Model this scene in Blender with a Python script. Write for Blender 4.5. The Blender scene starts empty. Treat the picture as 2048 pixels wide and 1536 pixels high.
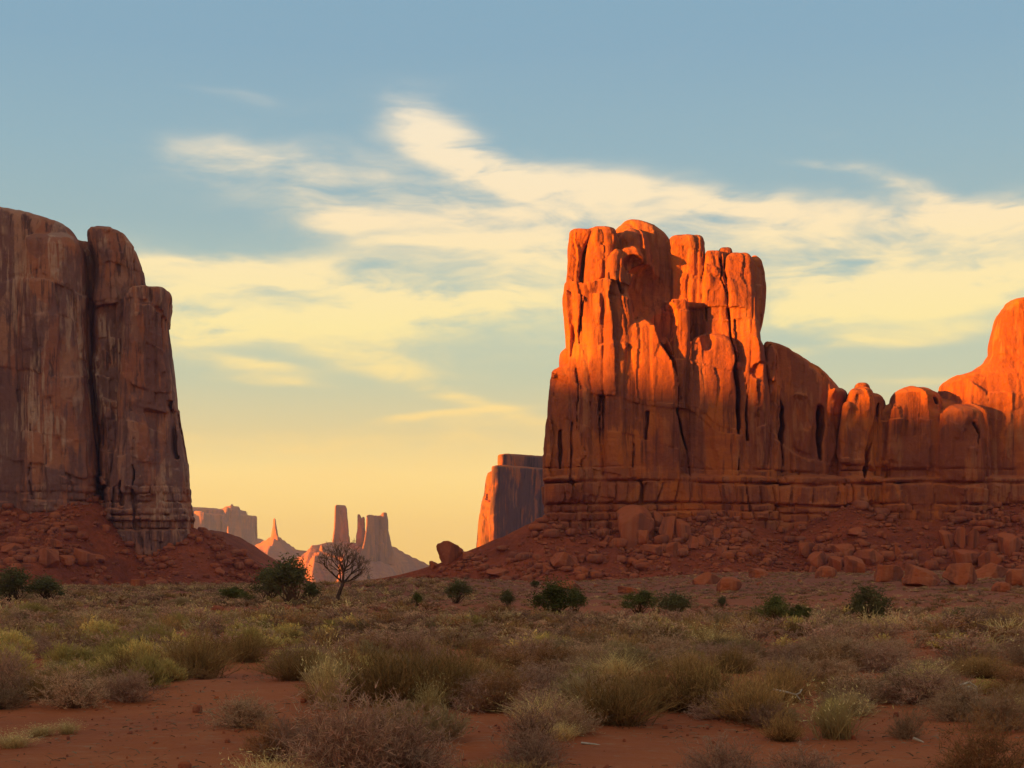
import bpy, math, random
import numpy as np
from mathutils import Vector, Matrix

# ------------------------------------------------------------------ camera, sky, sun, exposure
S = bpy.context.scene
C = S.collection
F, HY, CAMZ = 3248.0, 1152.0, 2.2          # focal length and horizon in photo pixels, eye height in metres
cam = bpy.data.cameras.new('camera')
cam.sensor_width = 36.0
cam.lens = 36.0 * F / 2048.0
cam.shift_y = (HY - 768.0) / 2048.0
cam.clip_start, cam.clip_end = 0.3, 40000.0
co = bpy.data.objects.new('camera', cam)
co.location = (0, 0, CAMZ)
co.rotation_euler = (math.radians(90), 0, 0)
C.objects.link(co)
S.camera = co
S.view_settings.view_transform = 'Standard'
S.view_settings.look = 'None'
S.view_settings.gamma = 1.0
S.view_settings.exposure = 1.7
S.view_settings.use_curve_mapping = False
S.render.engine = 'CYCLES'
S.cycles.max_bounces = 5
S.cycles.diffuse_bounces = 3
S.cycles.transparent_max_bounces = 4
S.cycles.volume_bounces = 1
S.cycles.use_denoising = True

SUN_EL, SUN_A = math.radians(5.0), math.radians(26.0)
to_sun = Vector((-math.cos(SUN_A) * math.cos(SUN_EL), -math.sin(SUN_A) * math.cos(SUN_EL), math.sin(SUN_EL)))
sun = bpy.data.lights.new('sun', 'SUN')
sun.energy = 5.0
sun.angle = math.radians(0.53)
sun.color = (1.0, 0.42, 0.02)
so = bpy.data.objects.new('sun', sun)
so.rotation_euler = to_sun.to_track_quat('Z', 'Y').to_euler()
so.location = (0, 0, 300)
C.objects.link(so)


def lin(r, g, b):
    f = lambda c: c / 12.92 if c <= 0.04045 else ((c + 0.055) / 1.055) ** 2.4
    return (f(r / 255), f(g / 255), f(b / 255))


class NT:
    """short-hand for building node trees"""
    def __init__(self, tree):
        self.t = tree
    def n(self, typ, **kw):
        nd = self.t.nodes.new(typ)
        for k, v in kw.items():
            setattr(nd, k, v)
        return nd
    def put(self, sock, v):
        if isinstance(v, bpy.types.NodeSocket):
            self.t.links.new(v, sock)
        elif v is not None:
            if sock.type == 'RGBA' and len(v) == 3:
                v = (*v, 1)
            sock.default_value = v
    def math(self, op, a, b=None, c=None, clamp=False):
        nd = self.n('ShaderNodeMath', operation=op)
        nd.use_clamp = clamp
        for i, v in enumerate((a, b, c)):
            self.put(nd.inputs[i], v)
        return nd.outputs[0]
    def vmath(self, op, a, b=None, out=0):
        nd = self.n('ShaderNodeVectorMath', operation=op)
        self.put(nd.inputs[0], a)
        self.put(nd.inputs[1], b)
        return nd.outputs[out]
    def noise(self, vec, scale, detail=4, rough=0.55, dist=0.0, w=None):
        nd = self.n('ShaderNodeTexNoise')
        if w is not None:
            nd.noise_dimensions = '4D'
            nd.inputs['W'].default_value = w
        self.put(nd.inputs['Vector'], vec)
        nd.inputs['Scale'].default_value = scale
        nd.inputs['Detail'].default_value = detail
        nd.inputs['Roughness'].default_value = rough
        nd.inputs['Distortion'].default_value = dist
        return nd.outputs[0]
    def map(self, vec, loc=(0, 0, 0), rot=(0, 0, 0), sc=(1, 1, 1), typ='POINT'):
        nd = self.n('ShaderNodeMapping', vector_type=typ)
        self.put(nd.inputs[0], vec)
        nd.inputs[1].default_value = loc
        nd.inputs[2].default_value = rot
        nd.inputs[3].default_value = sc
        return nd.outputs[0]
    def ramp(self, fac, stops, interp='LINEAR'):
        nd = self.n('ShaderNodeValToRGB')
        cr = nd.color_ramp
        cr.interpolation = interp
        while len(cr.elements) < len(stops):
            cr.elements.new(0.5)
        for e, (p, c) in zip(cr.elements, stops):
            e.position = p
            e.color = (*c, 1) if len(c) == 3 else c
        self.put(nd.inputs[0], fac)
        return nd.outputs[0]
    def mix(self, fac, a, b, mode='MIX'):
        nd = self.n('ShaderNodeMix', data_type='RGBA', blend_type=mode)
        self.put(nd.inputs[0], fac)
        self.put(nd.inputs[6], a)
        self.put(nd.inputs[7], b)
        return nd.outputs[2]
    def step(self, x, lo, hi):
        nd = self.n('ShaderNodeMapRange', interpolation_type='SMOOTHSTEP')
        self.put(nd.inputs[0], x)
        nd.inputs[1].default_value = lo
        nd.inputs[2].default_value = hi
        return nd.outputs[0]


def build_sky():
    w = bpy.data.worlds.new('World')
    S.world = w
    w.use_nodes = True
    t = w.node_tree
    t.nodes.clear()
    k = NT(t)
    sky = k.n('ShaderNodeTexSky', sky_type='NISHITA')
    sky.sun_disc = False
    sky.sun_elevation = SUN_EL
    sky.sun_rotation = math.atan2(to_sun.x, to_sun.y)
    sky.air_density, sky.dust_density, sky.ozone_density = 1.0, 1.5, 1.5
    tc = k.n('ShaderNodeTexCoord')
    D = tc.outputs['Generated']
    sx = k.n('ShaderNodeSeparateXYZ')
    k.put(sx.inputs[0], D)
    X, Y, Z = sx.outputs
    az = k.math('ARCTAN2', X, Y)
    h = k.math('SQRT', k.math('ADD', k.math('MULTIPLY', X, X), k.math('MULTIPLY', Y, Y)))
    el = k.math('ARCTAN2', Z, h)
    # height colours of the evening sky (elevation 0 .. 0.5 rad, then overhead)
    st = []
    for py, c in ((1152, (255, 205, 100)), (1050, (255, 212, 118)), (950, (255, 220, 138)), (866, (236, 215, 156)), (760, (206, 209, 174)),
                  (640, (186, 204, 186)), (450, (160, 187, 190)), (306, (149, 182, 194)), (100, (136, 173, 194)), (0, (134, 172, 194))):
        g = 1.13 if py > 900 else 1.0
        st.append((math.atan((HY - py) / F) / 1.6, tuple(g * q for q in lin(*c))))
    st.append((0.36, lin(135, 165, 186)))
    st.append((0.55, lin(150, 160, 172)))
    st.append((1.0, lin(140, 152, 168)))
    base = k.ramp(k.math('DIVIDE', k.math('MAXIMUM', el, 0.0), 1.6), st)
    # glow round the low sun, out of frame to the left
    sd = k.n('ShaderNodeCombineXYZ')
    for i in range(3):
        sd.inputs[i].default_value = to_sun[i]
    cosg = k.vmath('DOT_PRODUCT', D, sd.outputs[0], 1)
    glow = k.math('POWER', k.math('MAXIMUM', cosg, 0.0), 5.0)
    base = k.mix(k.math('MULTIPLY', glow, 0.6, clamp=True), base, (1.5, 1.0, 0.55))
    nish = k.mix(1.0, sky.outputs[0], (0.1, 0.1, 0.1), 'MULTIPLY')
    base = k.mix(0.12, base, nish)
    # clouds: soft streaks placed by direction, broken up by noise
    cv = k.n('ShaderNodeCombineXYZ')
    k.put(cv.inputs[0], az)
    k.put(cv.inputs[1], el)
    P0 = cv.outputs[0]
    wn = k.n('ShaderNodeTexNoise')
    k.put(wn.inputs['Vector'], k.map(P0, sc=(9, 26, 1)))
    wn.inputs['Scale'].default_value = 1.0
    wn.inputs['Detail'].default_value = 3
    off = k.vmath('MULTIPLY', k.vmath('SUBTRACT', wn.outputs['Color'], (0.5, 0.5, 0.5)), (0.05, 0.026, 0.0))
    P = k.vmath('ADD', P0, off)
    blobs = [(885, 272, 85, 40, -24, .95), (965, 325, 110, 32, -28, .8), (1130, 368, 130, 26, -10, .75), (1330, 398, 140, 30, -10, .65),
             (1470, 420, 90, 32, -12, .8), (460, 312, 100, 24, -2, .6), (680, 438, 72, 22, 2, .8), (560, 365, 180, 40, -4, .3),
             (830, 400, 320, 70, -6, .5), (430, 530, 200, 24, 1, .75), (640, 565, 220, 26, -8, .75), (400, 645, 190, 30, 2, .8),
             (720, 640, 330, 36, 2, .7), (1020, 600, 170, 30, 8, .65), (860, 485, 130, 10, 1, .6), (750, 722, 120, 22, -8, .65),
             (520, 728, 80, 11, -8, .8), (560, 757, 80, 9, -6, .7), (935, 795, 125, 17, -20, .8), (900, 832, 150, 10, 6, .8),
             (620, 885, 340, 22, 0, .75), (1700, 630, 260, 50, 4, .35), (640, 950, 380, 34, 3, .55), (1590, 430, 120, 26, -4, .65), (1680, 500, 320, 60, 3, .6),
             (1960, 420, 160, 32, -5, .9), (1850, 372, 120, 18, -18, .6), (1650, 330, 80, 9, -8, .55), (1900, 578, 220, 24, 8, .8),
             (1640, 590, 130, 40, 4, .65), (1720, 680, 200, 14, 9, .65), (1800, 550, 330, 50, 2, .45), (1880, 762, 170, 9, 0, .45),
             (310, 513, 90, 8, 4, .7), (1050, 455, 260, 60, -4, .5), (450, 190, 70, 10, -3, .16), (1290, 480, 300, 46, -2, .5),
             (1000, 850, 130, 14, 0, .6), (1980, 440, 120, 20, -4, .6), (350, 580, 120, 20, 6, .7), (960, 540, 260, 40, 2, .42), (620, 610, 340, 75, 0, .35), (1000, 690, 260, 40, -3, .3),
             (2300, 520, 220, 60, 4, .6), (-250, 560, 260, 50, -3, .5), (900, 170, 500, 26, 6, .10), (1650, 265, 60, 10, -10, .15)]
    acc = None
    for px, py, a, b, tilt, wt in blobs:
        mp = k.map(P, loc=(math.atan((px - 1024) / F), math.atan((HY - py) / F * math.cos(math.atan((px - 1024) / F))), 0),
                   rot=(0, 0, math.radians(tilt)), sc=(a / F, b / F, 1), typ='TEXTURE')
        g = k.math('POWER', 0.5, k.vmath('DOT_PRODUCT', mp, mp, 1))
        acc = k.math('MULTIPLY_ADD', g, wt, acc if acc is not None else 0.0)
    # other veils elsewhere round the dome
    acc = k.math('ADD', acc, k.math('MULTIPLY', k.step(k.math('ABSOLUTE', az), 0.42, 0.7), k.step(k.noise(k.map(P0, sc=(1.6, 5, 1)), 1.0, 3), .5, .75)))
    n1 = k.noise(k.map(P, rot=(0, 0, .06), sc=(6, 20, 1)), 1.0, 6, 0.58, 0.5)
    wv = k.vmath('MULTIPLY', k.vmath('SUBTRACT', wn.outputs['Color'], (0.5, 0.5, 0.5)), (0.07, 0.022, 0.0))
    P2 = k.vmath('ADD', P0, wv)
    n2 = k.noise(k.map(P2, rot=(0, 0, -.10), sc=(24, 95, 1)), 1.0, 5, 0.55, 0.3)
    n3 = k.noise(k.map(P2, rot=(0, 0, .35), sc=(30, 110, 1)), 1.0, 4, 0.55, 0.0)
    T = k.math('MULTIPLY_ADD', k.math('SUBTRACT', n1, 0.5), 2.9, 0.68)
    T = k.math('MULTIPLY_ADD', k.math('SUBTRACT', n2, 0.5), 1.1, T)
    T = k.math('MULTIPLY_ADD', k.math('SUBTRACT', n3, 0.5), 0.9, T)
    cov = k.math('MULTIPLY', acc, T)
    cov = k.step(cov, 0.0, 1.0)
    ccol = k.ramp(k.math('DIVIDE', k.math('MAXIMUM', el, 0.0), 0.36), [(0.0, lin(255, 208, 120)), (0.25, lin(255, 218, 140)), (0.42, lin(255, 233, 162)),
                  (0.6, lin(254, 230, 185)), (0.85, lin(246, 232, 206)), (1.0, lin(240, 232, 215))])
    col = k.mix(k.math('MULTIPLY', cov, 0.93), base, ccol)
    # below the horizon
    col = k.mix(k.step(Z, -0.05, 0.0), (0.20, 0.10, 0.06), col)
    bg = k.n('ShaderNodeBackground')
    col = k.mix(1.0, col, (6.6, 6.6, 6.6), 'MULTIPLY')
    k.put(bg.inputs[0], col)
    bg.inputs[1].default_value = 0.05
    out = k.n('ShaderNodeOutputWorld')
    k.put(out.inputs[0], bg.outputs[0])
    w.cycles.sampling_method = 'MANUAL'
    w.cycles.sample_map_resolution = 512


build_sky()

# ------------------------------------------------------------------ helpers
def wx(px, d):
    return (np.asarray(px, float) - 1024.0) / F * d
def wz(py, d):
    return CAMZ + (HY - np.asarray(py, float)) / F * d


def bspline_w(t, n):
    """cubic B-spline weights, rows = samples, columns = lattice points"""
    i = np.floor(t).astype(int)
    f = t - i
    W = np.zeros((len(t), n), np.float32)
    r = np.arange(len(t))
    for j, w in enumerate(((1 - f) ** 3 / 6, (3 * f ** 3 - 6 * f ** 2 + 4) / 6, (-3 * f ** 3 + 3 * f ** 2 + 3 * f + 1) / 6, f ** 3 / 6)):
        W[r, i + j] = w
    return W


def gnoise(axes, scale, seed):
    """smooth noise on a regular 3-D grid (unit variance or so)"""
    rng = np.random.default_rng(seed)
    Ws = []
    for c, s in zip(axes, scale):
        t = (c - c[0]) / s + 0.37
        Ws.append(bspline_w(t, int(t[-1]) + 5))
    lat = rng.normal(size=[w.shape[1] for w in Ws]).astype(np.float32)
    a = np.tensordot(Ws[0], lat, (1, 0))
    a = np.tensordot(a, Ws[1], ([1], [1])).transpose(0, 2, 1)
    a = np.tensordot(a, Ws[2], ([2], [1]))
    return a * 2.4


def ihash(*ints):
    h = np.zeros(np.broadcast(*ints).shape, np.uint32)
    for q, m in zip(ints, (374761393, 668265263, 2147483647, 1274126177)):
        h = h + (q.astype(np.int64) & 0xffffffff).astype(np.uint32) * np.uint32(m)
    h = (h ^ (h >> np.uint32(13))) * np.uint32(1274126177)
    h = (h ^ (h >> np.uint32(16))) * np.uint32(2246822519)
    return ((h ^ (h >> np.uint32(15))) & np.uint32(0xffffff)).astype(np.float32) / 0xffffff


def vnoise(x, y, z=None, seed=0, oct=1, gain=0.5):
    """value noise at arbitrary points, about -1..1"""
    x = np.asarray(x, float)
    y = np.asarray(y, float)
    z = np.zeros_like(x) if z is None else np.asarray(z, float)
    tot, amp = 0.0, 1.0
    for o in range(oct):
        xi, yi, zi = np.floor(x), np.floor(y), np.floor(z)
        fx, fy, fz = x - xi, y - yi, z - zi
        fx, fy, fz = (q * q * (3 - 2 * q) for q in (fx, fy, fz))
        xi, yi, zi = xi.astype(np.int64), yi.astype(np.int64), zi.astype(np.int64)
        v = 0
        sd = np.int64(seed * 131 + o * 17)
        for a in (0, 1):
            for b in (0, 1):
                for c in (0, 1):
                    v = v + (fx if a else 1 - fx) * (fy if b else 1 - fy) * (fz if c else 1 - fz) * ihash(xi + a, yi + b, zi + c, np.full_like(xi, sd))
        tot = tot + amp * (2 * v - 1)
        x, y, z, amp = x * 2.03 + 5.1, y * 2.03 + 3.7, z * 2.03 + 1.3, amp * gain
    return tot


def mesh_from(name, V, faces, mat, parent=None, smooth=False, n=None, attr=None):
    """faces: an (m,3) or (m,4) integer array"""
    me = bpy.data.meshes.new(name)
    V = np.asarray(V, np.float32)
    faces = np.asarray(faces, np.int32)
    m, kk = faces.shape
    me.vertices.add(len(V))
    me.vertices.foreach_set('co', V.ravel())
    me.loops.add(m * kk)
    me.loops.foreach_set('vertex_index', faces.ravel())
    me.polygons.add(m)
    me.polygons.foreach_set('loop_start', np.arange(0, m * kk, kk, dtype=np.int32))
    me.polygons.foreach_set('loop_total', np.full(m, kk, np.int32))
    if smooth:
        me.polygons.foreach_set('use_smooth', np.ones(m, bool))
    if attr is not None:
        a = me.attributes.new('tint', 'FLOAT_COLOR', 'POINT')
        a.data.foreach_set('color', np.asarray(attr, np.float32).ravel())
    me.materials.append(mat)
    me.update(calc_edges=True)
    ob = bpy.data.objects.new(name, me)
    C.objects.link(ob)
    if parent is not None:
        ob.parent = parent
    return ob


def tag(o, label=None, cat=None, group=None, kind=None):
    if label: o['label'] = label
    if cat: o['category'] = cat
    if group: o['group'] = group
    if kind: o['kind'] = kind
    return o


def thing(name, label, cat, loc=(0, 0, 0), group=None):
    o = bpy.data.objects.new(name, None)
    o.location = loc
    o.empty_display_size = 0.5
    C.objects.link(o)
    return tag(o, label, cat, group)


def surface_nets(f, axes):
    """smooth iso-surface f = 0 (f < 0 inside) of a regular grid -> vertices, quads"""
    ins = f < 0
    cnt = np.zeros(tuple(s - 1 for s in f.shape), np.int8)
    corner = [(a, b, c) for a in (0, 1) for b in (0, 1) for c in (0, 1)]
    nx, ny, nz = f.shape
    for a, b, c in corner:
        cnt += ins[a:nx - 1 + a, b:ny - 1 + b, c:nz - 1 + c]
    I, J, K = np.nonzero((cnt > 0) & (cnt < 8))
    vals = np.stack([f[I + a, J + b, K + c] for a, b, c in corner], 1)
    cp = np.array(corner, np.float32)
    pos = np.zeros((len(I), 3), np.float32)
    num = np.zeros(len(I), np.float32)
    for e0 in range(8):
        for e1 in range(e0 + 1, 8):
            if abs(cp[e0] - cp[e1]).sum() != 1:
                continue
            m = (vals[:, e0] < 0) != (vals[:, e1] < 0)
            t = vals[:, e0] / np.where(m, vals[:, e0] - vals[:, e1], 1)
            p = cp[e0] + t[:, None] * (cp[e1] - cp[e0])
            pos += np.where(m[:, None], p, 0)
            num += m
    pos /= num[:, None]
    h = [ax[1] - ax[0] for ax in axes]
    V = np.stack([axes[0][0] + (I + pos[:, 0]) * h[0], axes[1][0] + (J + pos[:, 1]) * h[1], axes[2][0] + (K + pos[:, 2]) * h[2]], 1)
    idx = np.full(cnt.shape, -1, np.int32)
    idx[I, J, K] = np.arange(len(I))
    Q = []
    for ax in range(3):
        sl0 = [slice(1, -1)] * 3
        sl1 = [slice(1, -1)] * 3
        sl0[ax], sl1[ax] = slice(0, -1), slice(1, None)
        A, B = ins[tuple(sl0)], ins[tuple(sl1)]
        for flip in (0, 1):
            m = (A & ~B) if not flip else (~A & B)
            g = list(np.nonzero(m))
            o = [ax2 for ax2 in range(3) if ax2 != ax]
            for q in o:
                g[q] = g[q] + 1
            quad = []
            for d0, d1 in ((1, 1), (0, 1), (0, 0), (1, 0)):
                gi = [q.copy() for q in g]
                gi[o[0]] = gi[o[0]] - d0
                gi[o[1]] = gi[o[1]] - d1
                quad.append(idx[tuple(gi)])
            q = np.stack(quad, 1)
            if (flip == 1) != (ax == 1):
                q = q[:, ::-1]
            Q.append(q)
    return V, np.concatenate(Q)


def smooth1(a, k):
    if k < 2:
        return a
    p = np.pad(a, k, mode='edge')
    ker = np.hanning(2 * k + 1)
    return np.convolve(p, ker / ker.sum(), 'same')[k:-k]


def rock(name, cols, mat, parent, h=0.4, cuts=(), scoops=(), ledges=(), joints=None, seed=1, zbot=0.0, zbase=0.0, lump=1.0, flute=1.0,
         panel=1.0, unit=1.0, label=None):
    """A rock mass: union of tapered columns, each given in photo pixels at its own distance:
    col = dict(p=[(py, left px, right px), ...], y=(front, back) metres, e=roundness exponent, k=shear of the plan (negative faces left), top=rounding height)
    unit scales the size of the fracture detail."""
    cc = []
    for c in cols:
        yf, yb = c['y']
        d = c.setdefault('d', yf + min(8.0 * unit, 0.3 * (yb - yf)))
        pts = sorted(((wz(p[0], d), wx(p[1], d), wx(p[2], d)) for p in c['p']), key=lambda q: q[0])
        z = np.array([p[0] for p in pts]); xl = np.array([p[1] for p in pts]); xr = np.array([p[2] for p in pts])
        cc.append((c, z, xl, xr, yf, yb))
    pad = 3 * unit + 3 * h
    kmax = max(abs(c.get('k', 0)) * (xr - xl).max() / 2 for c, z, xl, xr, yf, yb in cc)
    mx = max(abs(c.get('m', (xl.mean() + xr.mean()) / 2 / ((yf + yb) / 2))) * ((yb - yf) / 2 + abs(c.get('k', 0)) * (xr - xl).max() / 2) for c, z, xl, xr, yf, yb in cc)
    x0 = min(q[2].min() for q in cc) - pad - mx; x1 = max(q[3].max() for q in cc) + pad + mx
    y0 = min(q[4] for q in cc) - pad - kmax; y1 = max(q[5] for q in cc) + pad + kmax
    z0 = zbot; z1 = max(q[1].max() for q in cc) + pad
    axes = [np.arange(a, b, h, dtype=np.float32) for a, b in ((x0, x1), (y0, y1), (z0, z1))]
    X, Y, Z = axes[0][:, None, None], axes[1][None, :, None], axes[2][None, None, :]
    f = np.full((len(axes[0]), len(axes[1]), len(axes[2])), 4.0 * unit + 2 * h, np.float32)
    # plan wobble so that the columns are not perfect prisms
    for ci, (c, z, xl, xr, yf, yb) in enumerate(cc):
        za = axes[2]
        L = smooth1(np.interp(za, z, xl), max(1, int(c.get('sm', 1.2) * unit / h)))
        R = smooth1(np.interp(za, z, xr), max(1, int(c.get('sm', 1.2) * unit / h)))
        zt = z.max()
        top = c.get('top', 4.0 * unit)
        e = c.get('e', 3.0)
        s = np.clip((za - (zt - top)) / top, 0, 1)
        prof = np.power(np.clip(1 - s ** c.get('te', 2.4), 0, 1), 1 / c.get('te', 2.4))
        ax_ = (R - L) / 2
        cx = (R + L) / 2
        ay_ = (yb - yf) / 2 * np.ones_like(za)
        flare = c.get('flare', 0.0)
        if flare:
            ay_ = ay_ + flare * np.clip((zt - za) / max(zt - z.min(), 1), 0, 1)
        cy = (yf + yb) / 2 + c.get('lean', 0.0) * (za - z.min())
        ax2 = np.maximum(ax_ * prof, 0.05); ay2 = np.maximum(ay_ * (0.35 + 0.65 * prof) * (prof > 0), 0.05)
        # limit to the columns' own box
        kk = c.get('k', 0.0)
        m = 2.5 * unit + 2 * h
        dm = c.get('d', (yf + yb) / 2)
        mm = c.get('m', float((L.mean() + R.mean()) / 2 / dm))
        my = abs(mm) * (ay_.max() + abs(kk) * ax_.max() + m + abs((yf + yb) / 2 - dm))
        i0, i1 = np.searchsorted(axes[0], [L.min() - m - my, R.max() + m + my])
        ex = ay_.max() + abs(kk) * ax_.max() + m
        j0, j1 = np.searchsorted(axes[1], [cy.min() - ex, cy.max() + ex])
        k1 = np.searchsorted(axes[2], zt + m)
        sx = (X[i0:i1] - cx[None, None, :k1]) - mm * (Y[:, j0:j1] - dm)
        sy = (Y[:, j0:j1] - cy[None, None, :k1]) - kk * sx
        A, B = ax2[None, None, :k1], ay2[None, None, :k1]
        sx = np.abs(sx / A); sy = np.abs(sy / B)
        if e == 2:
            r = np.sqrt(sx * sx + sy * sy)
        elif e == 4:
            r = np.sqrt(np.sqrt(sx ** 4 + sy ** 4))
        else:
            r = np.power(np.power(sx, e) + np.power(sy, e), 1 / e)
        g = (r - 1) * np.minimum(A, B)
        g = np.maximum(g, (za[:k1] - zt)[None, None, :])
        sub = f[i0:i1, j0:j1, :k1]
        np.minimum(sub, g.astype(np.float32), out=sub)
    for c in cuts:      # crack = dict(p=[(py, px, width px), ...], y=(front, how deep))
        d = c['y'][0]
        pts = sorted((wz(p[0], d), wx(p[1], d), p[2] / F * d) for p in c['p'])
        za = axes[2]
        z = np.array([p[0] for p in pts])
        xc = np.interp(za, z, [p[1] for p in pts]) + 0.25 * unit * np.interp(za, np.arange(z0, z1 + 3 * unit, 2.2 * unit), np.random.default_rng(seed + 99).normal(size=len(np.arange(z0, z1 + 3 * unit, 2.2 * unit))))
        wd = np.interp(za, z, [p[2] for p in pts]) / 2
        inside = (za >= z.min()) & (za <= z.max())
        dep = np.clip((c['y'][0] + c['y'][1] - Y) / max(c['y'][1], .1), 0, 1.5)
        i0, i1 = np.searchsorted(axes[0], [xc.min() - 3, xc.max() + 3])
        g = np.abs(X[i0:i1] - xc[None, None, :]) - wd[None, None, :] * dep
        g = np.where(inside[None, None, :] & (Y < c['y'][0] + c['y'][1]), -g, -9)
        sub = f[i0:i1]
        np.maximum(sub, g.astype(np.float32), out=sub)
    u = unit
    n8 = gnoise(axes, (9 * u, 9 * u, 14 * u), seed)
    n3 = gnoise(axes, (3.6 * u, 3.6 * u, 5 * u), seed + 1)
    for (px, py, yy, rx, ry, rz) in scoops:
        cx, cz = wx(px, yy), wz(py, yy)
        g = (np.sqrt(((X - cx) / rx) ** 2 + ((Y - yy) / ry) ** 2 + ((Z - cz) / rz) ** 2) - 1) * min(rx, ry, rz)
        np.maximum(f, (-(g + 0.35 * n8 + 0.25 * n3)).astype(np.float32), out=f)
    f += lump * u * (0.42 * n8 + 0.12 * n3)
    if flute:
        v = gnoise(axes, (3.4 * u, 3.4 * u, 26 * u), seed + 2)
        f += flute * u * 0.75 * np.exp(-(v / 0.10) ** 2)
        v = gnoise(axes, (7 * u, 7 * u, 40 * u), seed + 3)
        f += flute * u * 0.30 * v
        v = gnoise(axes, (1.5 * u, 1.5 * u, 11 * u), seed + 5)
        f += flute * u * 0.13 * v
    if panel:           # spalled slabs: joint blocks set back by different amounts
        sc = (X + 0.45 * Y) + 0.6 * u * n3 + 0.05 * Z
        zz = Z + 1.6 * u * n8 + 0.5 * u * n3 + 0.25 * X
        for (ws, hs, os_, oz, amp, tilt, sd) in ((6.5, 26.0, 0, 0, .9, 1.0, 0), (3.1, 11.0, 2.1, 1.7, .38, .5, 5), (1.5, 3.6, .7, .9, .12, .25, 8)):
            S1 = (sc + os_ * u) / (ws * u) + 0.35 * ihash(np.floor(zz / (hs * u)).astype(np.int64), np.full((1, 1, 1), seed + sd + 50, np.int64)).astype(np.float32)
            Z1 = (zz + oz * u) / (hs * u)
            i1, k1 = np.floor(S1).astype(np.int32), np.floor(Z1).astype(np.int32)
            q = ihash(i1, k1, np.full((1, 1, 1), seed + sd, np.int64))
            q2 = ihash(k1, i1, np.full((1, 1, 1), seed + sd + 31, np.int64))
            f += panel * u * (amp * (q - 0.5) + tilt * ((q2 - 0.5) * (S1 - i1 - .5) + 0.8 * (q - 0.5) * (Z1 - k1 - .5)))
            del q, q2, S1, Z1, i1, k1
    if ledges:
        zl = Z + 0.28 * u * n8 + 0.10 * u * n3 - zbase
        rough = np.clip(0.75 + 0.5 * n3, 0.15, 1.4)
        zsrt = np.array(sorted(l[0] for l in ledges), np.float32)
        lay = np.searchsorted(zsrt, zl.ravel()).reshape(zl.shape)
        inset = np.random.default_rng(seed + 70).uniform(-.28, .28, len(zsrt) + 1)
        inset[-1] = 0
        f += inset.astype(np.float32)[lay]
        for (zg, dep, th) in ledges:
            f += rough * (.75 * dep * np.exp(-np.abs((zl - zg) / (.55 * th)) ** 1.5)).astype(np.float32)
        del lay
        if joints:      # blocky masonry-like rows between the ledges
            ztop, w_, dep = joints
            zs = sorted(l[0] for l in ledges)
            row = np.searchsorted(np.array(zs), (Z - zbase).ravel()).astype(np.int64)[None, None, :]
            rnd = ihash(row, np.full((1, 1, 1), seed + 7, np.int64))
            s = (X + 0.5 * Y + 0.6 * u * n3) / (w_ * (0.55 + 0.9 * rnd)) + rnd * 7
            cell = np.floor(s)
            q = ihash(cell.astype(np.int64), row, np.full((1, 1, 1), seed + 9, np.int64))
            near = np.minimum(s - cell, 1 - (s - cell)) * (w_ * (0.55 + 0.9 * rnd))
            band = np.clip((ztop + 1.5 - (Z - zbase)) / 3.0, 0, 1)
            f += (band * dep * (0.55 * (q - 0.5) + 0.75 * np.exp(-(near / 0.20) ** 2))).astype(np.float32)
            del q, s, cell, near
    n1 = gnoise(axes, (1.3 * u, 1.3 * u, 1.5 * u), seed + 4)
    f += 0.08 * u * lump * n1
    del n8, n3, n1
    for ax in range(2):
        f[(0, -1), :, :] = np.maximum(f[(0, -1), :, :], 0.3); f[:, (0, -1), :] = np.maximum(f[:, (0, -1), :], 0.3)
    f[:, :, 0] = np.maximum(f[:, :, 0], 0.3); f[:, :, -1] = np.maximum(f[:, :, -1], 0.3)
    V, Q = surface_nets(f, axes)
    del f
    if parent is not None:
        V = V - np.array(parent.location, np.float32)
    o = mesh_from(name, V, Q, mat, parent, smooth=True)
    if label:
        o['label'] = label
    return o


# ------------------------------------------------------------------ materials
def new_mat(name):
    m = bpy.data.materials.new(name)
    m.use_nodes = True
    k = NT(m.node_tree)
    b = m.node_tree.nodes['Principled BSDF']
    b.inputs['Roughness'].default_value = 0.95
    b.inputs['Specular IOR Level'].default_value = 0.15
    return m, k, b


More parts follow.
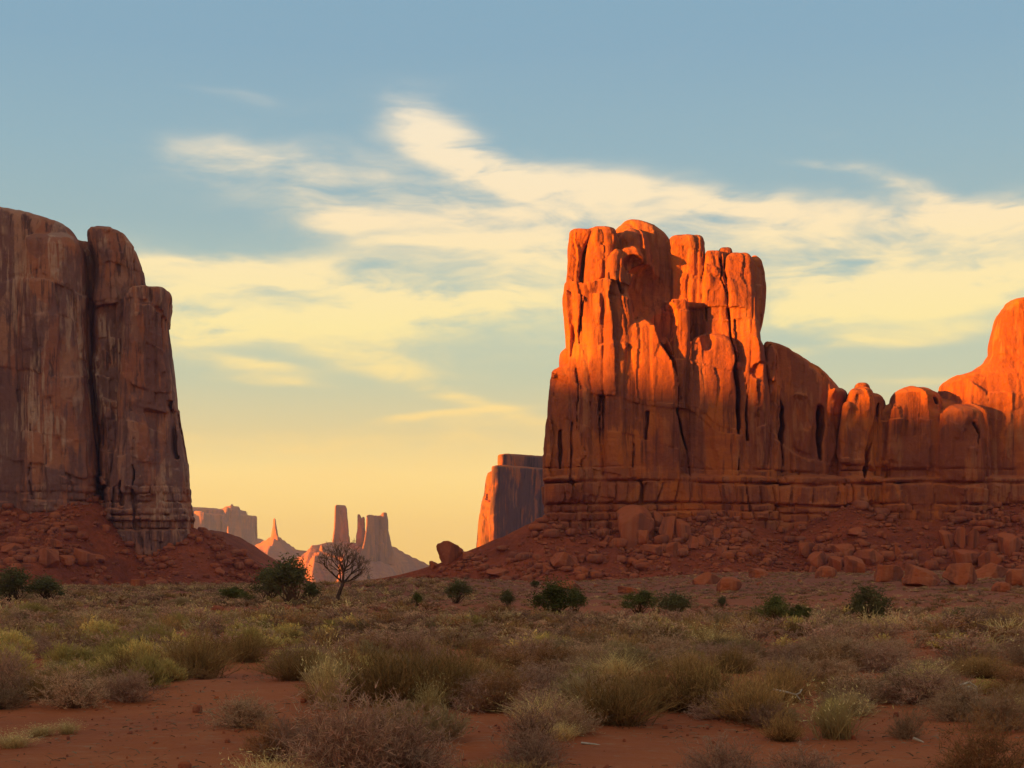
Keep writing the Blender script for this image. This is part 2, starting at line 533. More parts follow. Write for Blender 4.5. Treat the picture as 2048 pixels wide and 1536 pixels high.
def sandstone(name, c0=(0.54, 0.130, 0.026), c1=(0.39, 0.088, 0.030), varnish=(0.20, 0.052, 0.032), tan=(0.47, 0.165, 0.065), u=1.0, bump=0.6, streak=0.6):
    m, k, b = new_mat(name)
    tc = k.n('ShaderNodeTexCoord')
    P = tc.outputs['Object']
    big = k.noise(P, 0.06 / u, 4, 0.6)
    col = k.mix(k.step(big, .35, .65), c0, c1)
    strata = k.noise(k.map(P, sc=(0.03 / u, 0.03 / u, 0.9 / u)), 1.0, 4, 0.6)
    col = k.mix(k.math('MULTIPLY', k.step(strata, .45, .75), .35), col, tuple(min(1, 1.25 * q) for q in c0))
    slab = k.n('ShaderNodeTexVoronoi')
    k.put(slab.inputs['Vector'], k.map(k.vmath('ADD', P, k.vmath('MULTIPLY', k.n('ShaderNodeTexNoise').outputs['Color'], (2.0, 2.0, 2.0))), sc=(0.17 / u, 0.17 / u, 0.075 / u)))
    slab.inputs['Scale'].default_value = 1.0
    sv = k.n('ShaderNodeSeparateXYZ')
    k.put(sv.inputs[0], slab.outputs['Color'])
    grey = tuple(0.55 * c1[i] + (0.035, 0.035, 0.04)[i] for i in range(3))
    col = k.mix(k.math('MULTIPLY', k.step(sv.outputs[0], .55, .8), .55 * streak), col, grey)
    col = k.mix(k.math('MULTIPLY', k.step(sv.outputs[1], .6, .9), .5 * streak), col, tan)
    geo = k.n('ShaderNodeNewGeometry')
    sn = k.n('ShaderNodeSeparateXYZ')
    k.put(sn.inputs[0], geo.outputs['Normal'])
    steep = k.step(sn.outputs[2], 0.75, 0.30)
    s1 = k.noise(k.map(P, sc=(0.62 / u, 0.62 / u, 0.035 / u)), 1.0, 5, 0.65, 0.3)
    s2 = k.noise(k.map(P, loc=(31, 7, 3), sc=(0.75 / u, 0.75 / u, 0.05 / u)), 1.0, 4, 0.65, 0.2)
    sheet = k.noise(k.map(P, loc=(12, 9, 4), sc=(0.11 / u, 0.11 / u, 0.055 / u)), 1.0, 6, 0.6, 0.4)
    sheet = k.math('MULTIPLY_ADD', k.math('SUBTRACT', s1, 0.5), 0.5, sheet)
    col = k.mix(k.math('MULTIPLY', k.math('MULTIPLY', k.step(sheet, .43, .53), steep), streak), col, varnish)
    reg = k.noise(k.map(P, loc=(80, 0, 0)), 0.05 / u, 3, 0.5)
    dark = tuple(0.55 * q for q in varnish)
    col = k.mix(k.math('MULTIPLY', k.math('MULTIPLY', k.step(s1, .52, .62), k.math('MULTIPLY', k.step(reg, .40, .60), steep)), streak), col, dark)
    reg2 = k.noise(k.map(P, loc=(0, 55, 20), sc=(1, 1, .6)), 0.075 / u, 4, 0.55)
    col = k.mix(k.math('MULTIPLY', k.math('MULTIPLY', k.step(s2, .46, .60), k.step(reg2, .50, .60)), streak), col, tan)
    fine = k.noise(P, 1.4 / u, 6, 0.65)
    col = k.mix(0.35, col, k.mix(fine, (0.55, 0.5, 0.5), (1.45, 1.4, 1.35)), 'MULTIPLY')
    k.put(b.inputs['Base Color'], col)
    hgt = k.math('ADD', k.math('MULTIPLY', fine, 0.6), k.math('ADD', k.math('MULTIPLY', k.noise(P, 0.5 / u, 5, 0.6), 0.9), k.math('MULTIPLY', s1, 0.5)))
    bp = k.n('ShaderNodeBump')
    bp.inputs['Strength'].default_value = bump
    bp.inputs['Distance'].default_value = 0.9 * u
    k.put(bp.inputs['Height'], hgt)
    k.put(b.inputs['Normal'], bp.outputs[0])
    return m


M_rock_right = sandstone('sandstone_right')
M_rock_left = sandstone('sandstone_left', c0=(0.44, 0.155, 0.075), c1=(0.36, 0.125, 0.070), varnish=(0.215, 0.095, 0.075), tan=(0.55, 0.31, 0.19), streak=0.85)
M_rock_far = sandstone('sandstone_far', u=6.0, bump=0.5, c0=(0.49, 0.15, 0.065), c1=(0.35, 0.115, 0.075), varnish=(.22,.09,.075))
M_rock_mid = sandstone('sandstone_mid', u=2.5, bump=0.5, c0=(0.46, 0.12, 0.035), c1=(0.30, 0.085, 0.045), varnish=(.13, .06, .06), tan=(.36, .13, .07), streak=.95)

# ------------------------------------------------------------------ the lit butte on the right
right = thing('sandstone_butte', 'large flat topped red butte with its upper fluted columns glowing orange in sunlight', 'butte', (45, 410, 0))
LED = [(wz(966, 393), 1.5, 0.5), (wz(1008, 393), 1.3, 0.45), (wz(1024, 393), 0.9, 0.35), (wz(938, 393), 0.35, 0.3), (wz(1042, 393), 0.8, 0.4)]
JNT = (wz(964, 393), 5.0, 1.0)

tower_cols = [
    dict(p=[(1060, 1088, 1150), (930, 1087, 1148), (870, 1092, 1146), (820, 1095, 1144), (775, 1099, 1143), (738, 1103, 1142)], y=(393, 417), k=-.14, top=2.2, e=6),
    dict(p=[(900, 1112, 1150), (760, 1119, 1150), (716, 1121, 1150), (700, 1124, 1150)], y=(395, 417), k=-.14, top=1.5, e=3),
    dict(p=[(1070, 1134, 1166), (700, 1136, 1162), (640, 1131, 1162), (600, 1127, 1163), (560, 1131, 1166), (520, 1135, 1167), (490, 1136, 1177), (463, 1137, 1192)], y=(390.2, 412), k=-.16, top=2.2, e=9, te=3.6),
    dict(p=[(1070, 1160, 1210), (760, 1160, 1208), (640, 1161, 1207), (560, 1163, 1210), (520, 1167, 1226), (490, 1174, 1234), (459, 1180, 1236)], y=(389.5, 413), k=-.10, top=3.2, e=7, te=3.0),
    dict(p=[(800, 1205, 1350), (600, 1206, 1350), (540, 1208, 1348), (500, 1210, 1345), (485, 1214, 1340), (470, 1218, 1332), (457, 1222, 1320), (443, 1228, 1298)], y=(396, 417), k=-.1, top=5.5, e=4, te=2.4),
    dict(p=[(560, 1140, 1250), (486, 1142, 1244), (470, 1148, 1236)], y=(392.5, 416), k=-.05, top=2.0, e=6),
    dict(p=[(560, 1320, 1362), (496, 1322, 1360), (486, 1326, 1354)], y=(397, 416), k=-.05, top=1.5, e=5),
    dict(p=[(560, 1226, 1312), (500, 1228, 1302), (476, 1230, 1296), (458, 1234, 1288)], y=(391.5, 417), k=-.1, top=4, e=2.5, te=2),
    dict(p=[(1070, 1206, 1262), (760, 1206, 1254), (690, 1206, 1262), (640, 1206, 1258), (590, 1208, 1249), (560, 1209, 1248), (530, 1212, 1250), (500, 1224, 1246)], y=(387.4, 402), k=-.14, top=4, e=4, te=2),
    dict(p=[(760, 1228, 1278), (640, 1232, 1268), (590, 1233, 1260), (555, 1231, 1272), (520, 1230, 1288), (492, 1234, 1286)], y=(388.4, 402), k=-.15, top=4, e=4.5, te=2.2),
    dict(p=[(700, 1296, 1362), (620, 1294, 1360), (560, 1294, 1358), (520, 1296, 1354), (492, 1306, 1350)], y=(397.5, 417), k=.1, top=5, e=2.5, te=2),
    dict(p=[(760, 1340, 1416), (640, 1340, 1414), (560, 1340, 1412), (520, 1337, 1410), (495, 1337, 1411), (474, 1340, 1410)], y=(394.8, 414), k=-.2, top=2.4, e=9, te=3.2),
    dict(p=[(500, 1396, 1412), (484, 1400, 1411), (477, 1404, 1411)], y=(397, 404), top=.8, e=3),
    dict(p=[(745, 1352, 1368), (700, 1344, 1374), (660, 1338, 1376), (630, 1334, 1374), (602, 1334, 1368)], y=(391.3, 404), k=-.2, top=1.2, e=8, te=3),
    dict(p=[(1070, 1408, 1480), (742, 1410, 1476), (690, 1406, 1466), (625, 1404, 1459), (570, 1406, 1450), (530, 1408, 1447), (504, 1409, 1446)], y=(392.0, 412), k=-.2, top=1.6, e=9, te=3.5),
    dict(p=[(530, 1434, 1470), (510, 1434, 1470), (496, 1437, 1464)], y=(396, 412), k=-.14, top=1.4, e=6),
    dict(p=[(1070, 1470, 1540), (800, 1474, 1532), (730, 1470, 1524), (690, 1462, 1518), (660, 1455, 1516), (620, 1451, 1514), (585, 1455, 1512), (575, 1458, 1510), (550, 1449, 1510), (525, 1449, 1508), (508, 1456, 1502)], y=(391.0, 412), k=-.2, top=2.2, e=7, te=3.2),
    dict(p=[(700, 1496, 1522), (660, 1498, 1517), (620, 1500, 1528), (575, 1500, 1532), (545, 1500, 1529), (525, 1500, 1524), (510, 1500, 1514)], y=(393.5, 412), k=.7, top=2.4, e=4.5, te=2.2),
    dict(p=[(1070, 1494, 1546), (800, 1496, 1542), (740, 1497, 1536), (700, 1500, 1526), (682, 1503, 1518)], y=(390, 417), k=-.14, top=2.5, e=2.8),
    # lower wall panels
    dict(p=[(1075, 1236, 1362), (800, 1240, 1356), (740, 1242, 1352), (690, 1243, 1336), (660, 1246, 1318), (640, 1252, 1300)], y=(387.8, 412), k=-.14, top=4, e=9, te=2.4),
    dict(p=[(1075, 1364, 1486), (900, 1368, 1482), (800, 1370, 1480), (720, 1374, 1474), (690, 1380, 1466), (668, 1392, 1452)], y=(389.6, 412), k=-.16, top=3.5, e=9, te=2.4),
    dict(p=[(1075, 1090, 1546), (900, 1094, 1542), (800, 1102, 1536), (740, 1112, 1528), (712, 1130, 1516)], y=(391.6, 417), k=-.03, top=4, e=12, te=2),
    # body behind
    dict(p=[(1075, 1130, 1520), (700, 1140, 1512), (560, 1146, 1512), (515, 1150, 1508)], y=(399, 417), top=4, e=6),
    # base course
    dict(p=[(1090, 1094, 1560), (1040, 1091, 1556), (1000, 1089, 1552), (948, 1088, 1548)], y=(388.6, 417), k=-.02, top=1.5, e=6),
]
tower_cuts = [
    dict(p=[(470, 1189, 1.7), (500, 1171, 1.9), (530, 1163, 1.9), (545, 1167, 2.8), (580, 1163, 3.9), (640, 1160, 2.8), (760, 1158, 2.2), (860, 1156, 1.7)], y=(388, 6)),
    dict(p=[(500, 1232, 1.4), (530, 1212, 1.9), (570, 1207, 2.2), (640, 1208, 2.2), (760, 1204, 2.2), (900, 1202, 2.2)], y=(387, 5.5)),
    dict(p=[(500, 1236, 1.4), (560, 1238, 2.2), (585, 1240, 2.8)], y=(387, 5)),
    dict(p=[(505, 1293, 3), (560, 1299, 7), (620, 1308, 17), (690, 1331, 20), (725, 1350, 16), (745, 1357, 9), (820, 1359, 8), (880, 1372, 5), (930, 1382, 3), (960, 1386, .5)], y=(387.5, 10)),
    dict(p=[(735, 1372, 3), (690, 1380, 11), (640, 1388, 22), (612, 1390, 26)], y=(388, 8)),
    dict(p=[(508, 1447, 3.8), (567, 1452, 7.5), (625, 1461, 6.8), (684, 1468, 8.2), (742, 1478, 8.2), (830, 1482, 4.5), (940, 1480, 3.0)], y=(388, 10)),
    dict(p=[(680, 1497, 3), (760, 1497, 5), (830, 1499, 3), (880, 1500, .2)], y=(388, 6)),
    dict(p=[(858, 1122, 8), (890, 1120, 14), (938, 1122, .5)], y=(390, 6)),
    dict(p=[(840, 1146, 5), (900, 1143, 9), (950, 1144, 6), (1000, 1144, .5)], y=(388, 6)),
    dict(p=[(800, 1182, 3), (840, 1183, 4), (875, 1183, .3)], y=(387, 4)),
    dict(p=[(750, 1204, 4), (820, 1200, 5), (850, 1200, .3)], y=(387, 5)),
    dict(p=[(820, 1299, 2), (880, 1293, 3)], y=(387, 4)),
    dict(p=[(885, 1269, 2), (940, 1267, 3.5)], y=(387, 4)),
    dict(p=[(950, 1281, 3), (1010, 1283, 4.5)], y=(387, 4)),
    dict(p=[(476, 1412, 2.5), (540, 1412, 2.5), (640, 1416, 2.5)], y=(389, 6)),
]
tower_sc = [(1300, 585, 392.5, 6.2, 4.6, 7.0), (1330, 640, 392, 3.5, 4, 6), (1270, 528, 389, 2.6, 3.0, 2.2), (1330, 560, 391, 4, 3, 4), (1416, 676, 389.5, 1.6, 3, 2.6), (1512, 742, 388.5, 1.0, 2, 1.2)]
rock('tower', tower_cols, M_rock_right, right, h=0.26, cuts=tower_cuts, scoops=tower_sc, ledges=LED, joints=JNT, seed=11, zbot=6.0, flute=.2, panel=.62, lump=.34)

rock('dome_shoulder', [
    dict(p=[(1075, 1530, 1700), (850, 1528, 1690), (790, 1526, 1690), (760, 1526, 1668), (740, 1526, 1642), (718, 1526, 1606), (702, 1528, 1575), (690, 1528, 1552)], y=(397, 421), k=.12, top=2, e=4.5),
    dict(p=[(1075, 1528, 1566), (800, 1530, 1562), (720, 1530, 1556), (700, 1532, 1550)], y=(393.5, 421), k=.1, top=3, e=3),
    dict(p=[(1075, 1574, 1640), (860, 1576, 1634), (800, 1578, 1622), (786, 1582, 1612)], y=(395.2, 421), k=.1, top=2, e=3),
    dict(p=[(1075, 1630, 1690), (860, 1640, 1690), (800, 1650, 1694), (776, 1664, 1694)], y=(398, 421), k=.05, top=2, e=3),
    dict(p=[(1085, 1540, 1720), (1000, 1545, 1716), (950, 1548, 1714)], y=(391.5, 421), top=1.5, e=5),
], M_rock_right, right, h=0.34, cuts=[
    dict(p=[(786, 1568, 8), (820, 1569, 17), (870, 1570, 19), (925, 1572, 11), (960, 1573, 1)], y=(391, 16)),
    dict(p=[(803, 1648, 14), (820, 1650, 26), (860, 1651, 26), (890, 1650, 11), (950, 1648, 1)], y=(391, 17)),
], scoops=[(1596, 838, 395, 2.6, 2.6, 7.0), (1614, 826, 395.5, 2.4, 2.8, 5.0)], ledges=LED, joints=JNT, seed=21, zbot=6.0, flute=.25, panel=.8, lump=.42,
    label='shaded rounded dome of rock joining the tower')

rock('pinnacle', [
    dict(p=[(1075, 1676, 1760), (940, 1676, 1752), (880, 1680, 1748), (820, 1690, 1752), (795, 1694, 1746), (776, 1700, 1742)], y=(393, 421), k=-.3, top=2, e=4.5),
    dict(p=[(1000, 1700, 1768), (880, 1712, 1772), (820, 1716, 1776), (798, 1718, 1772), (788, 1718, 1762)], y=(396.5, 421), k=.2, top=2, e=3),
    dict(p=[(810, 1706, 1744), (784, 1711, 1740), (767, 1712, 1736)], y=(399, 412), top=1.2, e=4),
    dict(p=[(1075, 1672, 1712), (880, 1675, 1706), (830, 1682, 1704), (806, 1686, 1704)], y=(392.2, 415), k=-.2, top=1.6, e=3),
    dict(p=[(1085, 1670, 1780), (1000, 1672, 1778), (950, 1674, 1774)], y=(391.7, 421), top=1.5, e=5),
], M_rock_right, right, h=0.32, cuts=[
    dict(p=[(792, 1774, 4), (806, 1771, 18), (860, 1760, 20), (910, 1744, 10), (955, 1737, 1)], y=(389, 15)),
], ledges=LED, joints=JNT, seed=31, zbot=6.0, flute=.2, panel=.7, lump=.42,
    label='short sunlit pinnacle with a dark cleft beside it')

rock('ridge', [
    dict(p=[(1075, 1752, 1910), (940, 1758, 1905), (880, 1768, 1900), (830, 1776, 1890), (800, 1780, 1884), (784, 1786, 1878), (772, 1796, 1868)], y=(393, 421), k=-.2, top=2.6, e=4.5, te=2),
    dict(p=[(1075, 1850, 1990), (940, 1855, 1985), (870, 1862, 1982), (830, 1872, 1978), (806, 1886, 1962)], y=(389.5, 421), k=-.15, top=3, e=4, te=2),
    dict(p=[(900, 1876, 2080), (800, 1877, 2080), (770, 1883, 2080), (755, 1902, 2080), (744, 1938, 2080), (728, 1961, 2080), (712, 1972, 2080), (700, 1980, 2080)], y=(394, 421), k=-.3, top=1.6, e=4),
    dict(p=[(1075, 1960, 2240), (760, 1972, 2240), (712, 1976, 2240), (690, 1976, 2240), (662, 1982, 2240), (654, 1985, 2240), (640, 1989, 2240), (626, 1995, 2235), (618, 2006, 2235), (606, 2012, 2230), (594, 2024, 2230)], y=(392, 421), k=-.2, top=2.0, e=6),
    dict(p=[(1075, 1700, 2000), (900, 1710, 2000), (850, 1730, 2000), (812, 1760, 2000), (800, 1775, 2000)], y=(396.5, 421), k=-.05, top=3, e=6),
    dict(p=[(1075, 2100, 2480), (800, 2110, 2470), (640, 2120, 2450), (560, 2140, 2420)], y=(393, 421), k=-.1, top=6, e=3),
    dict(p=[(1090, 1740, 2500), (1000, 1745, 2495), (951, 1752, 2490)], y=(390.6, 421), top=1.5, e=8),
], M_rock_right, right, h=0.36, cuts=[
    dict(p=[(715, 1984, 5), (740, 1986, 7), (775, 1984, 3), (800, 1990, 4)], y=(390, 5)),
    dict(p=[(840, 1956, 6), (880, 1962, 5), (940, 1952, .3)], y=(388, 6)),
    dict(p=[(792, 1774, 4), (806, 1771, 18), (860, 1760, 20), (910, 1744, 10), (955, 1737, 1)], y=(389, 15)),
    dict(p=[(790, 1876, 6), (806, 1884, 5)], y=(391, 8)),
    dict(p=[(870, 1994, 4), (930, 1992, 7)], y=(389, 5)),
], scoops=[(1882, 806, 390.5, 2.6, 3, 2.2), (1948, 858, 388.2, 2.2, 2, 4.5), (1986, 790, 390.5, 1.4, 2.4, 3.2), (1806, 884, 391.4, 2.4, 1.6, 5), (2030, 640, 391, 3, 2.4, 2)], ledges=LED, joints=JNT, seed=41, zbot=6.0, flute=.3, panel=1.0, lump=.42,
    label='low rounded ridge rising to a taller shoulder')

# ------------------------------------------------------------------ the shaded butte on the left
left = thing('sandstone_butte', 'massive shaded red cliff butte with streaked walls and a long dark vertical crack', 'butte', (-130, 510, 0))
DL = 490
LEDL = [(wz(978, DL), 0.35, 0.4), (wz(992, DL), 0.45, 0.4), (wz(1008, DL), 0.8, 0.42), (wz(1021, DL), 0.3, 0.35), (wz(1033, DL), 0.8, 0.42), (wz(1044, DL), 0.35, 0.35), (wz(1060, DL), 0.5, 0.4)]
JNTL = (wz(976, DL), 4.5, 0.5)
rock('cliff', [
    dict(p=[(1080, -420, 212), (980, -420, 206), (927, -420, 202), (870, -420, 195), (790, -420, 186), (730, -420, 179), (640, -420, 180), (570, -420, 190), (530, -420, 190), (480, -420, 182), (462, -420, 172), (446, -420, 162), (434, -420, 142), (420, -420, 90), (410, -420, 40), (398, -420, 0)], y=(470, 575), k=.06, top=2.5, e=8, sm=2, d=472),
    dict(p=[(1080, 22, 206), (927, 24, 198), (730, 26, 176), (640, 28, 172), (520, 30, 176), (480, 32, 172), (456, 45, 160)], y=(469, 520), k=.12, top=6, e=4, te=2),
    dict(p=[(1080, -420, 262), (800, -420, 250), (620, -420, 246), (520, -420, 236), (476, -420, 205), (454, -420, 196)], y=(478, 560), k=.1, top=3, e=6, d=480),
    dict(p=[(1080, -430, 0), (800, -420, 0), (500, -410, 0), (360, -400, -20), (330, -390, -60)], y=(462, 590), k=.05, top=10, e=5),
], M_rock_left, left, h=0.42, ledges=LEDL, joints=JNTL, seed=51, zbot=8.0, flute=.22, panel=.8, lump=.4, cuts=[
    dict(p=[(458, 172, 4), (480, 180, 11), (512, 182, 12), (526, 177, 5), (575, 169, 2)], y=(468, 8)),
    dict(p=[(500, 32, 3), (640, 28, 4), (760, 24, 3)], y=(466, 4)),
    dict(p=[(820, 58, 3), (900, 52, 5), (990, 53, 4)], y=(466, 5)),
    dict(p=[(900, 136, 2), (985, 134, 4)], y=(466, 5)),
], label='broad streaked wall with a rounded top edge')
rock('buttress', [
    dict(p=[(1080, 205, 262), (980, 203, 262), (870, 195, 262), (790, 186, 262), (730, 181, 265), (640, 180, 272), (577, 187, 297), (545, 190, 290), (520, 187, 282), (505, 182, 275), (485, 178, 258), (468, 175, 244), (460, 173, 228), (452, 174, 202)], y=(477, 540), k=.15, top=3, e=6, te=2),
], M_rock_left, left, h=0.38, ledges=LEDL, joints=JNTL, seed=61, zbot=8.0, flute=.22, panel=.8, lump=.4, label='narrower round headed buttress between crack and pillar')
rock('pillar', [
    dict(p=[(1090, 205, 386), (1062, 206, 384), (1030, 206, 383), (990, 206, 381), (960, 209, 378), (927, 217, 375), (840, 229, 360), (780, 234, 354), (730, 239, 350), (690, 241, 346), (640, 243, 340), (612, 245, 341), (598, 246, 344), (590, 250, 342), (576, 262, 334)], y=(470.5, 525), k=.16, top=1.6, e=5, sm=.8),
    dict(p=[(1090, 340, 392), (1030, 345, 386), (975, 345, 379)], y=(482, 520), k=.2, top=1, e=3),
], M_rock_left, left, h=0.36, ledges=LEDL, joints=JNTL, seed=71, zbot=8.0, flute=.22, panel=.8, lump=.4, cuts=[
    dict(p=[(860, 268, 2.5), (900, 265, 3)], y=(469, 4)),
    dict(p=[(632, 300, 2), (660, 297, 3), (720, 298, 2)], y=(469, 3)),
    dict(p=[(930, 266, 2), (1000, 265, 4), (1060, 266, 3)], y=(470, 4)),
    dict(p=[(800, 340, 2), (920, 352, 4)], y=(475, 4)),
    dict(p=[(960, 240, 3), (1010, 240, 3)], y=(470, 4)),
], label='lower flat capped pillar that widens to its foot')

# ------------------------------------------------------------------ mesa in the middle distance
mesa = thing('distant_mesa', 'flat topped mesa with one bright orange edge half hidden behind the sunlit butte', 'mesa', (10, 1340, -5))
rock('cliff', [
    dict(p=[(1170, 946, 1010), (1075, 957, 1004), (1045, 960, 1003), (1000, 968, 1002), (960, 972, 1002), (948, 975, 1001), (940, 984, 1000)], y=(1280, 1330), k=-.7, top=3, e=8),
    dict(p=[(1170, 985, 1190), (1000, 988, 1190), (936, 990, 1190)], y=(1268, 1400), k=1.2, top=3, e=14, d=1290),
], M_rock_mid, mesa, h=1.4, seed=81, zbot=-10, unit=2.2, flute=.6, panel=.7, lump=.35)
rock('cap_rock', [
    dict(p=[(945, 998, 1180), (930, 999, 1180), (918, 1000, 1180), (913, 1004, 1176)], y=(1275, 1400), k=1.0, top=2.5, e=8, d=1300),
], M_rock_mid, mesa, h=1.2, seed=83, zbot=wz(952, 1300), unit=2.2, flute=.5, panel=.9, lump=.6)

# ------------------------------------------------------------------ far buttes, four to five and a half kilometres away
def far_mound(name, prof, d, half, mat, parent, seed, zb=-32.0, nx=260, ny=90, rough=1.7, gull=1.0, skew=0.0):
    """talus ridge whose crest follows the photo's outline (px, py) at distance d, sloping down towards and away from the eye"""
    px = np.array([p[0] for p in prof], float)
    py = np.array([p[1] for p in prof], float)
    xs = np.linspace(wx(px[0], d), wx(px[-1], d), nx)
    zc = np.interp(xs, wx(px, d), wz(py, d))
    t = np.linspace(-1, 1, ny)
    X, T = np.meshgrid(xs, t, indexing='ij')
    hgt = np.maximum(zc[:, None] - zb, 0)
    Y = d + T * half * np.maximum(hgt / hgt.max(), 0.12) + skew * (X - xs.mean())
    shp = np.abs(T)
    Z = zb + hgt * (1 - shp) ** 1.25
    g = vnoise(X / 60, Y / 60, seed=seed, oct=4) * 10 + (np.abs(vnoise(X / 38 + 0.3 * vnoise(Y / 70, X / 70, seed=seed + 1), Y / 300, seed=seed + 2)) - 0.3) * 16 * gull
    Z = Z + rough * g * np.minimum(shp, 1 - shp) * 2.2 * np.clip(hgt / 40, 0, 1)
    Z = np.where(shp > .98, zb - 3, Z)
    # ledge steps
    st = 9.0
    Z = Z + 0.75 * st / (2 * math.pi) * np.sin(Z * 2 * math.pi / st)
    V = np.stack([X, Y, Z], -1).reshape(-1, 3)
    if parent is not None:
        V = V - np.array(parent.location)
    i, j = np.meshgrid(np.arange(nx - 1), np.arange(ny - 1), indexing='ij')
    a = (i * ny + j).ravel()
    return mesh_from(name, V, np.stack([a, a + ny, a + ny + 1, a + 1], 1), mat, parent, smooth=True)


twin = thing('distant_butte', 'far butte of one square tower and two thinner towers on a broad talus mound', 'butte', (-360, 4080, -32))
rock('tower', [dict(p=[(1100, 660, 704), (1085, 666, 699), (1060, 668, 697), (1016, 670, 694), (1010, 671, 692)], y=(4020, 4110), k=1.3, top=3, e=10)], M_rock_far, twin, h=2.6, seed=91, zbot=30, unit=4, flute=.6, panel=.5, lump=.3, label='tall square tower standing apart')
rock('spire', [
    dict(p=[(1100, 706, 735), (1086, 711, 732), (1060, 714, 729), (1040, 715, 724), (1028, 715, 720)], y=(4045, 4085), k=1.2, top=5, e=6),
    dict(p=[(1100, 716, 738), (1060, 721, 731), (1033, 724, 729)], y=(4050, 4085), k=1.2, top=5, e=6)], M_rock_far, twin, h=2.0, seed=92, zbot=30, unit=3.5, flute=.6, panel=.4, lump=.4, label='thin split spire')
rock('castle', [
    dict(p=[(1104, 722, 788), (1085, 728, 783), (1060, 732, 777), (1040, 733, 776), (1030, 733, 774)], y=(4030, 4110), k=1.3, top=3, e=10),
    dict(p=[(1050, 758, 775), (1027, 763, 774), (1024, 764, 773)], y=(4030, 4080), k=.4, top=4, e=4),
    dict(p=[(1050, 733, 748), (1028, 736, 745)], y=(4050, 4090), k=.4, top=4, e=4)], M_rock_far, twin, h=2.4, seed=93, zbot=30, unit=4, flute=.8, panel=.6, lump=.3, label='wide ragged topped block')
far_mound('talus_slope', [(540, 1142), (575, 1134), (605, 1122), (628, 1108), (640, 1092), (668, 1086), (700, 1084), (715, 1086), (735, 1086), (782, 1090), (800, 1102), (822, 1114), (850, 1128), (880, 1140), (920, 1152)], 4080, 330, M_rock_far, twin, 5, skew=1.4)
rock('needle', [dict(p=[(1112, 634, 652), (1100, 638, 648), (1090, 640, 646)], y=(3880, 3900), k=-.2, top=5, e=3)], M_rock_far, twin, h=1.8, seed=94, zbot=-5, unit=3, flute=.4, panel=.4, lump=.4, label='small needle on the low front ridge')
far_mound('front_ridge', [(528, 1134), (552, 1128), (575, 1124), (600, 1112), (622, 1108), (640, 1102), (660, 1106), (680, 1112), (692, 1108), (704, 1116), (722, 1130), (740, 1142)], 3850, 190, M_rock_far, twin, 8, zb=-22, gull=1.8, skew=-.35)

spire = thing('distant_butte', 'far thin rock spire on a cone of sunlit orange talus', 'butte', (-690, 4600, -32))
rock('spire', [dict(p=[(1085, 538, 562), (1072, 542, 557), (1058, 544, 554), (1047, 546, 552), (1036, 546.5, 550.5)], y=(4590, 4620), k=-.3, top=6, e=3)], M_rock_far, spire, h=2.2, seed=95, zbot=40, unit=3.5, flute=.5, panel=.4, lump=.5)
far_mound('talus_slope', [(462, 1120), (480, 1098), (500, 1092), (520, 1082), (538, 1073), (549, 1068), (558, 1074), (572, 1084), (590, 1096), (600, 1100), (640, 1103), (672, 1112), (700, 1122), (740, 1135)], 4600, 360, M_rock_far, spire, 12, gull=1.6, skew=-.3)

sentinel = thing('distant_mesa', 'hazy far mesa with sheer walls just past the shaded cliff', 'mesa', (-1000, 5500, -32))
rock('cliff', [
    dict(p=[(1100, 330, 520), (1080, 335, 515), (1060, 338, 512), (1027, 340, 510)], y=(5400, 5600), k=.85, top=6, e=8),
    dict(p=[(1060, 340, 500), (1017, 342, 492)], y=(5420, 5580), k=.85, top=5, e=5),
    dict(p=[(1040, 440, 486), (1014, 450, 478), (1011, 456, 474)], y=(5430, 5560), k=.85, top=6, e=4),
    dict(p=[(1060, 340, 436), (1013, 342, 432)], y=(5410, 5580), k=.85, top=4, e=6),
    dict(p=[(1100, 378, 410), (1040, 384, 409), (1020, 388, 408)], y=(5340, 5400), k=-.5, top=6, e=3),
], M_rock_far, sentinel, h=4, seed=96, zbot=40, unit=7, flute=.9, panel=.7, lump=.5)
far_mound('talus_slope', [(280, 1100), (340, 1075), (510, 1074), (524, 1080), (540, 1090), (570, 1104), (620, 1124)], 5500, 420, M_rock_far, sentinel, 15, gull=1.2, skew=.8)
rock('needle', [dict(p=[(1086, 448, 464), (1070, 453, 460), (1050, 455, 457.5)], y=(4985, 5000), k=-.2, top=8, e=2.6)], M_rock_far, sentinel, h=2.2, seed=97, zbot=30, unit=3, flute=.4, panel=.3, lump=.4, label='sunlit needle before the wall')
far_mound('front_ridge', [(400, 1112), (430, 1090), (445, 1074), (456, 1068), (466, 1074), (478, 1072), (484, 1082), (500, 1100), (530, 1125)], 5000, 230, M_rock_far, sentinel, 18, gull=1.8, skew=-.3)

# ------------------------------------------------------------------ terrain heights
R_TOP = [(640, 1172), (700, 1163), (760, 1157), (800, 1150), (840, 1139), (880, 1126), (930, 1103), (965, 1090), (1000, 1075), (1050, 1050), (1090, 1031), (1140, 1042), (1200, 1052), (1250, 1046), (1300, 1036), (1370, 1022),
         (1420, 1014), (1470, 1022), (1520, 1046), (1562, 1062), (1600, 1050), (1650, 1030), (1690, 1016), (1730, 1022), (1790, 1038), (1850, 1043), (1900, 1030), (1950, 1016), (2020, 1010), (2080, 1012), (2300, 1020), (2600, 1040)]
L_TOP = [(-600, 1015), (-100, 1018), (0, 1020), (60, 1016), (110, 1006), (150, 997), (185, 997), (215, 1014), (240, 1036), (262, 1058), (290, 1082), (315, 1090), (345, 1072), (372, 1058), (385, 1056), (415, 1066), (450, 1086), (480, 1106), (510, 1126), (535, 1144), (560, 1160), (600, 1174)]


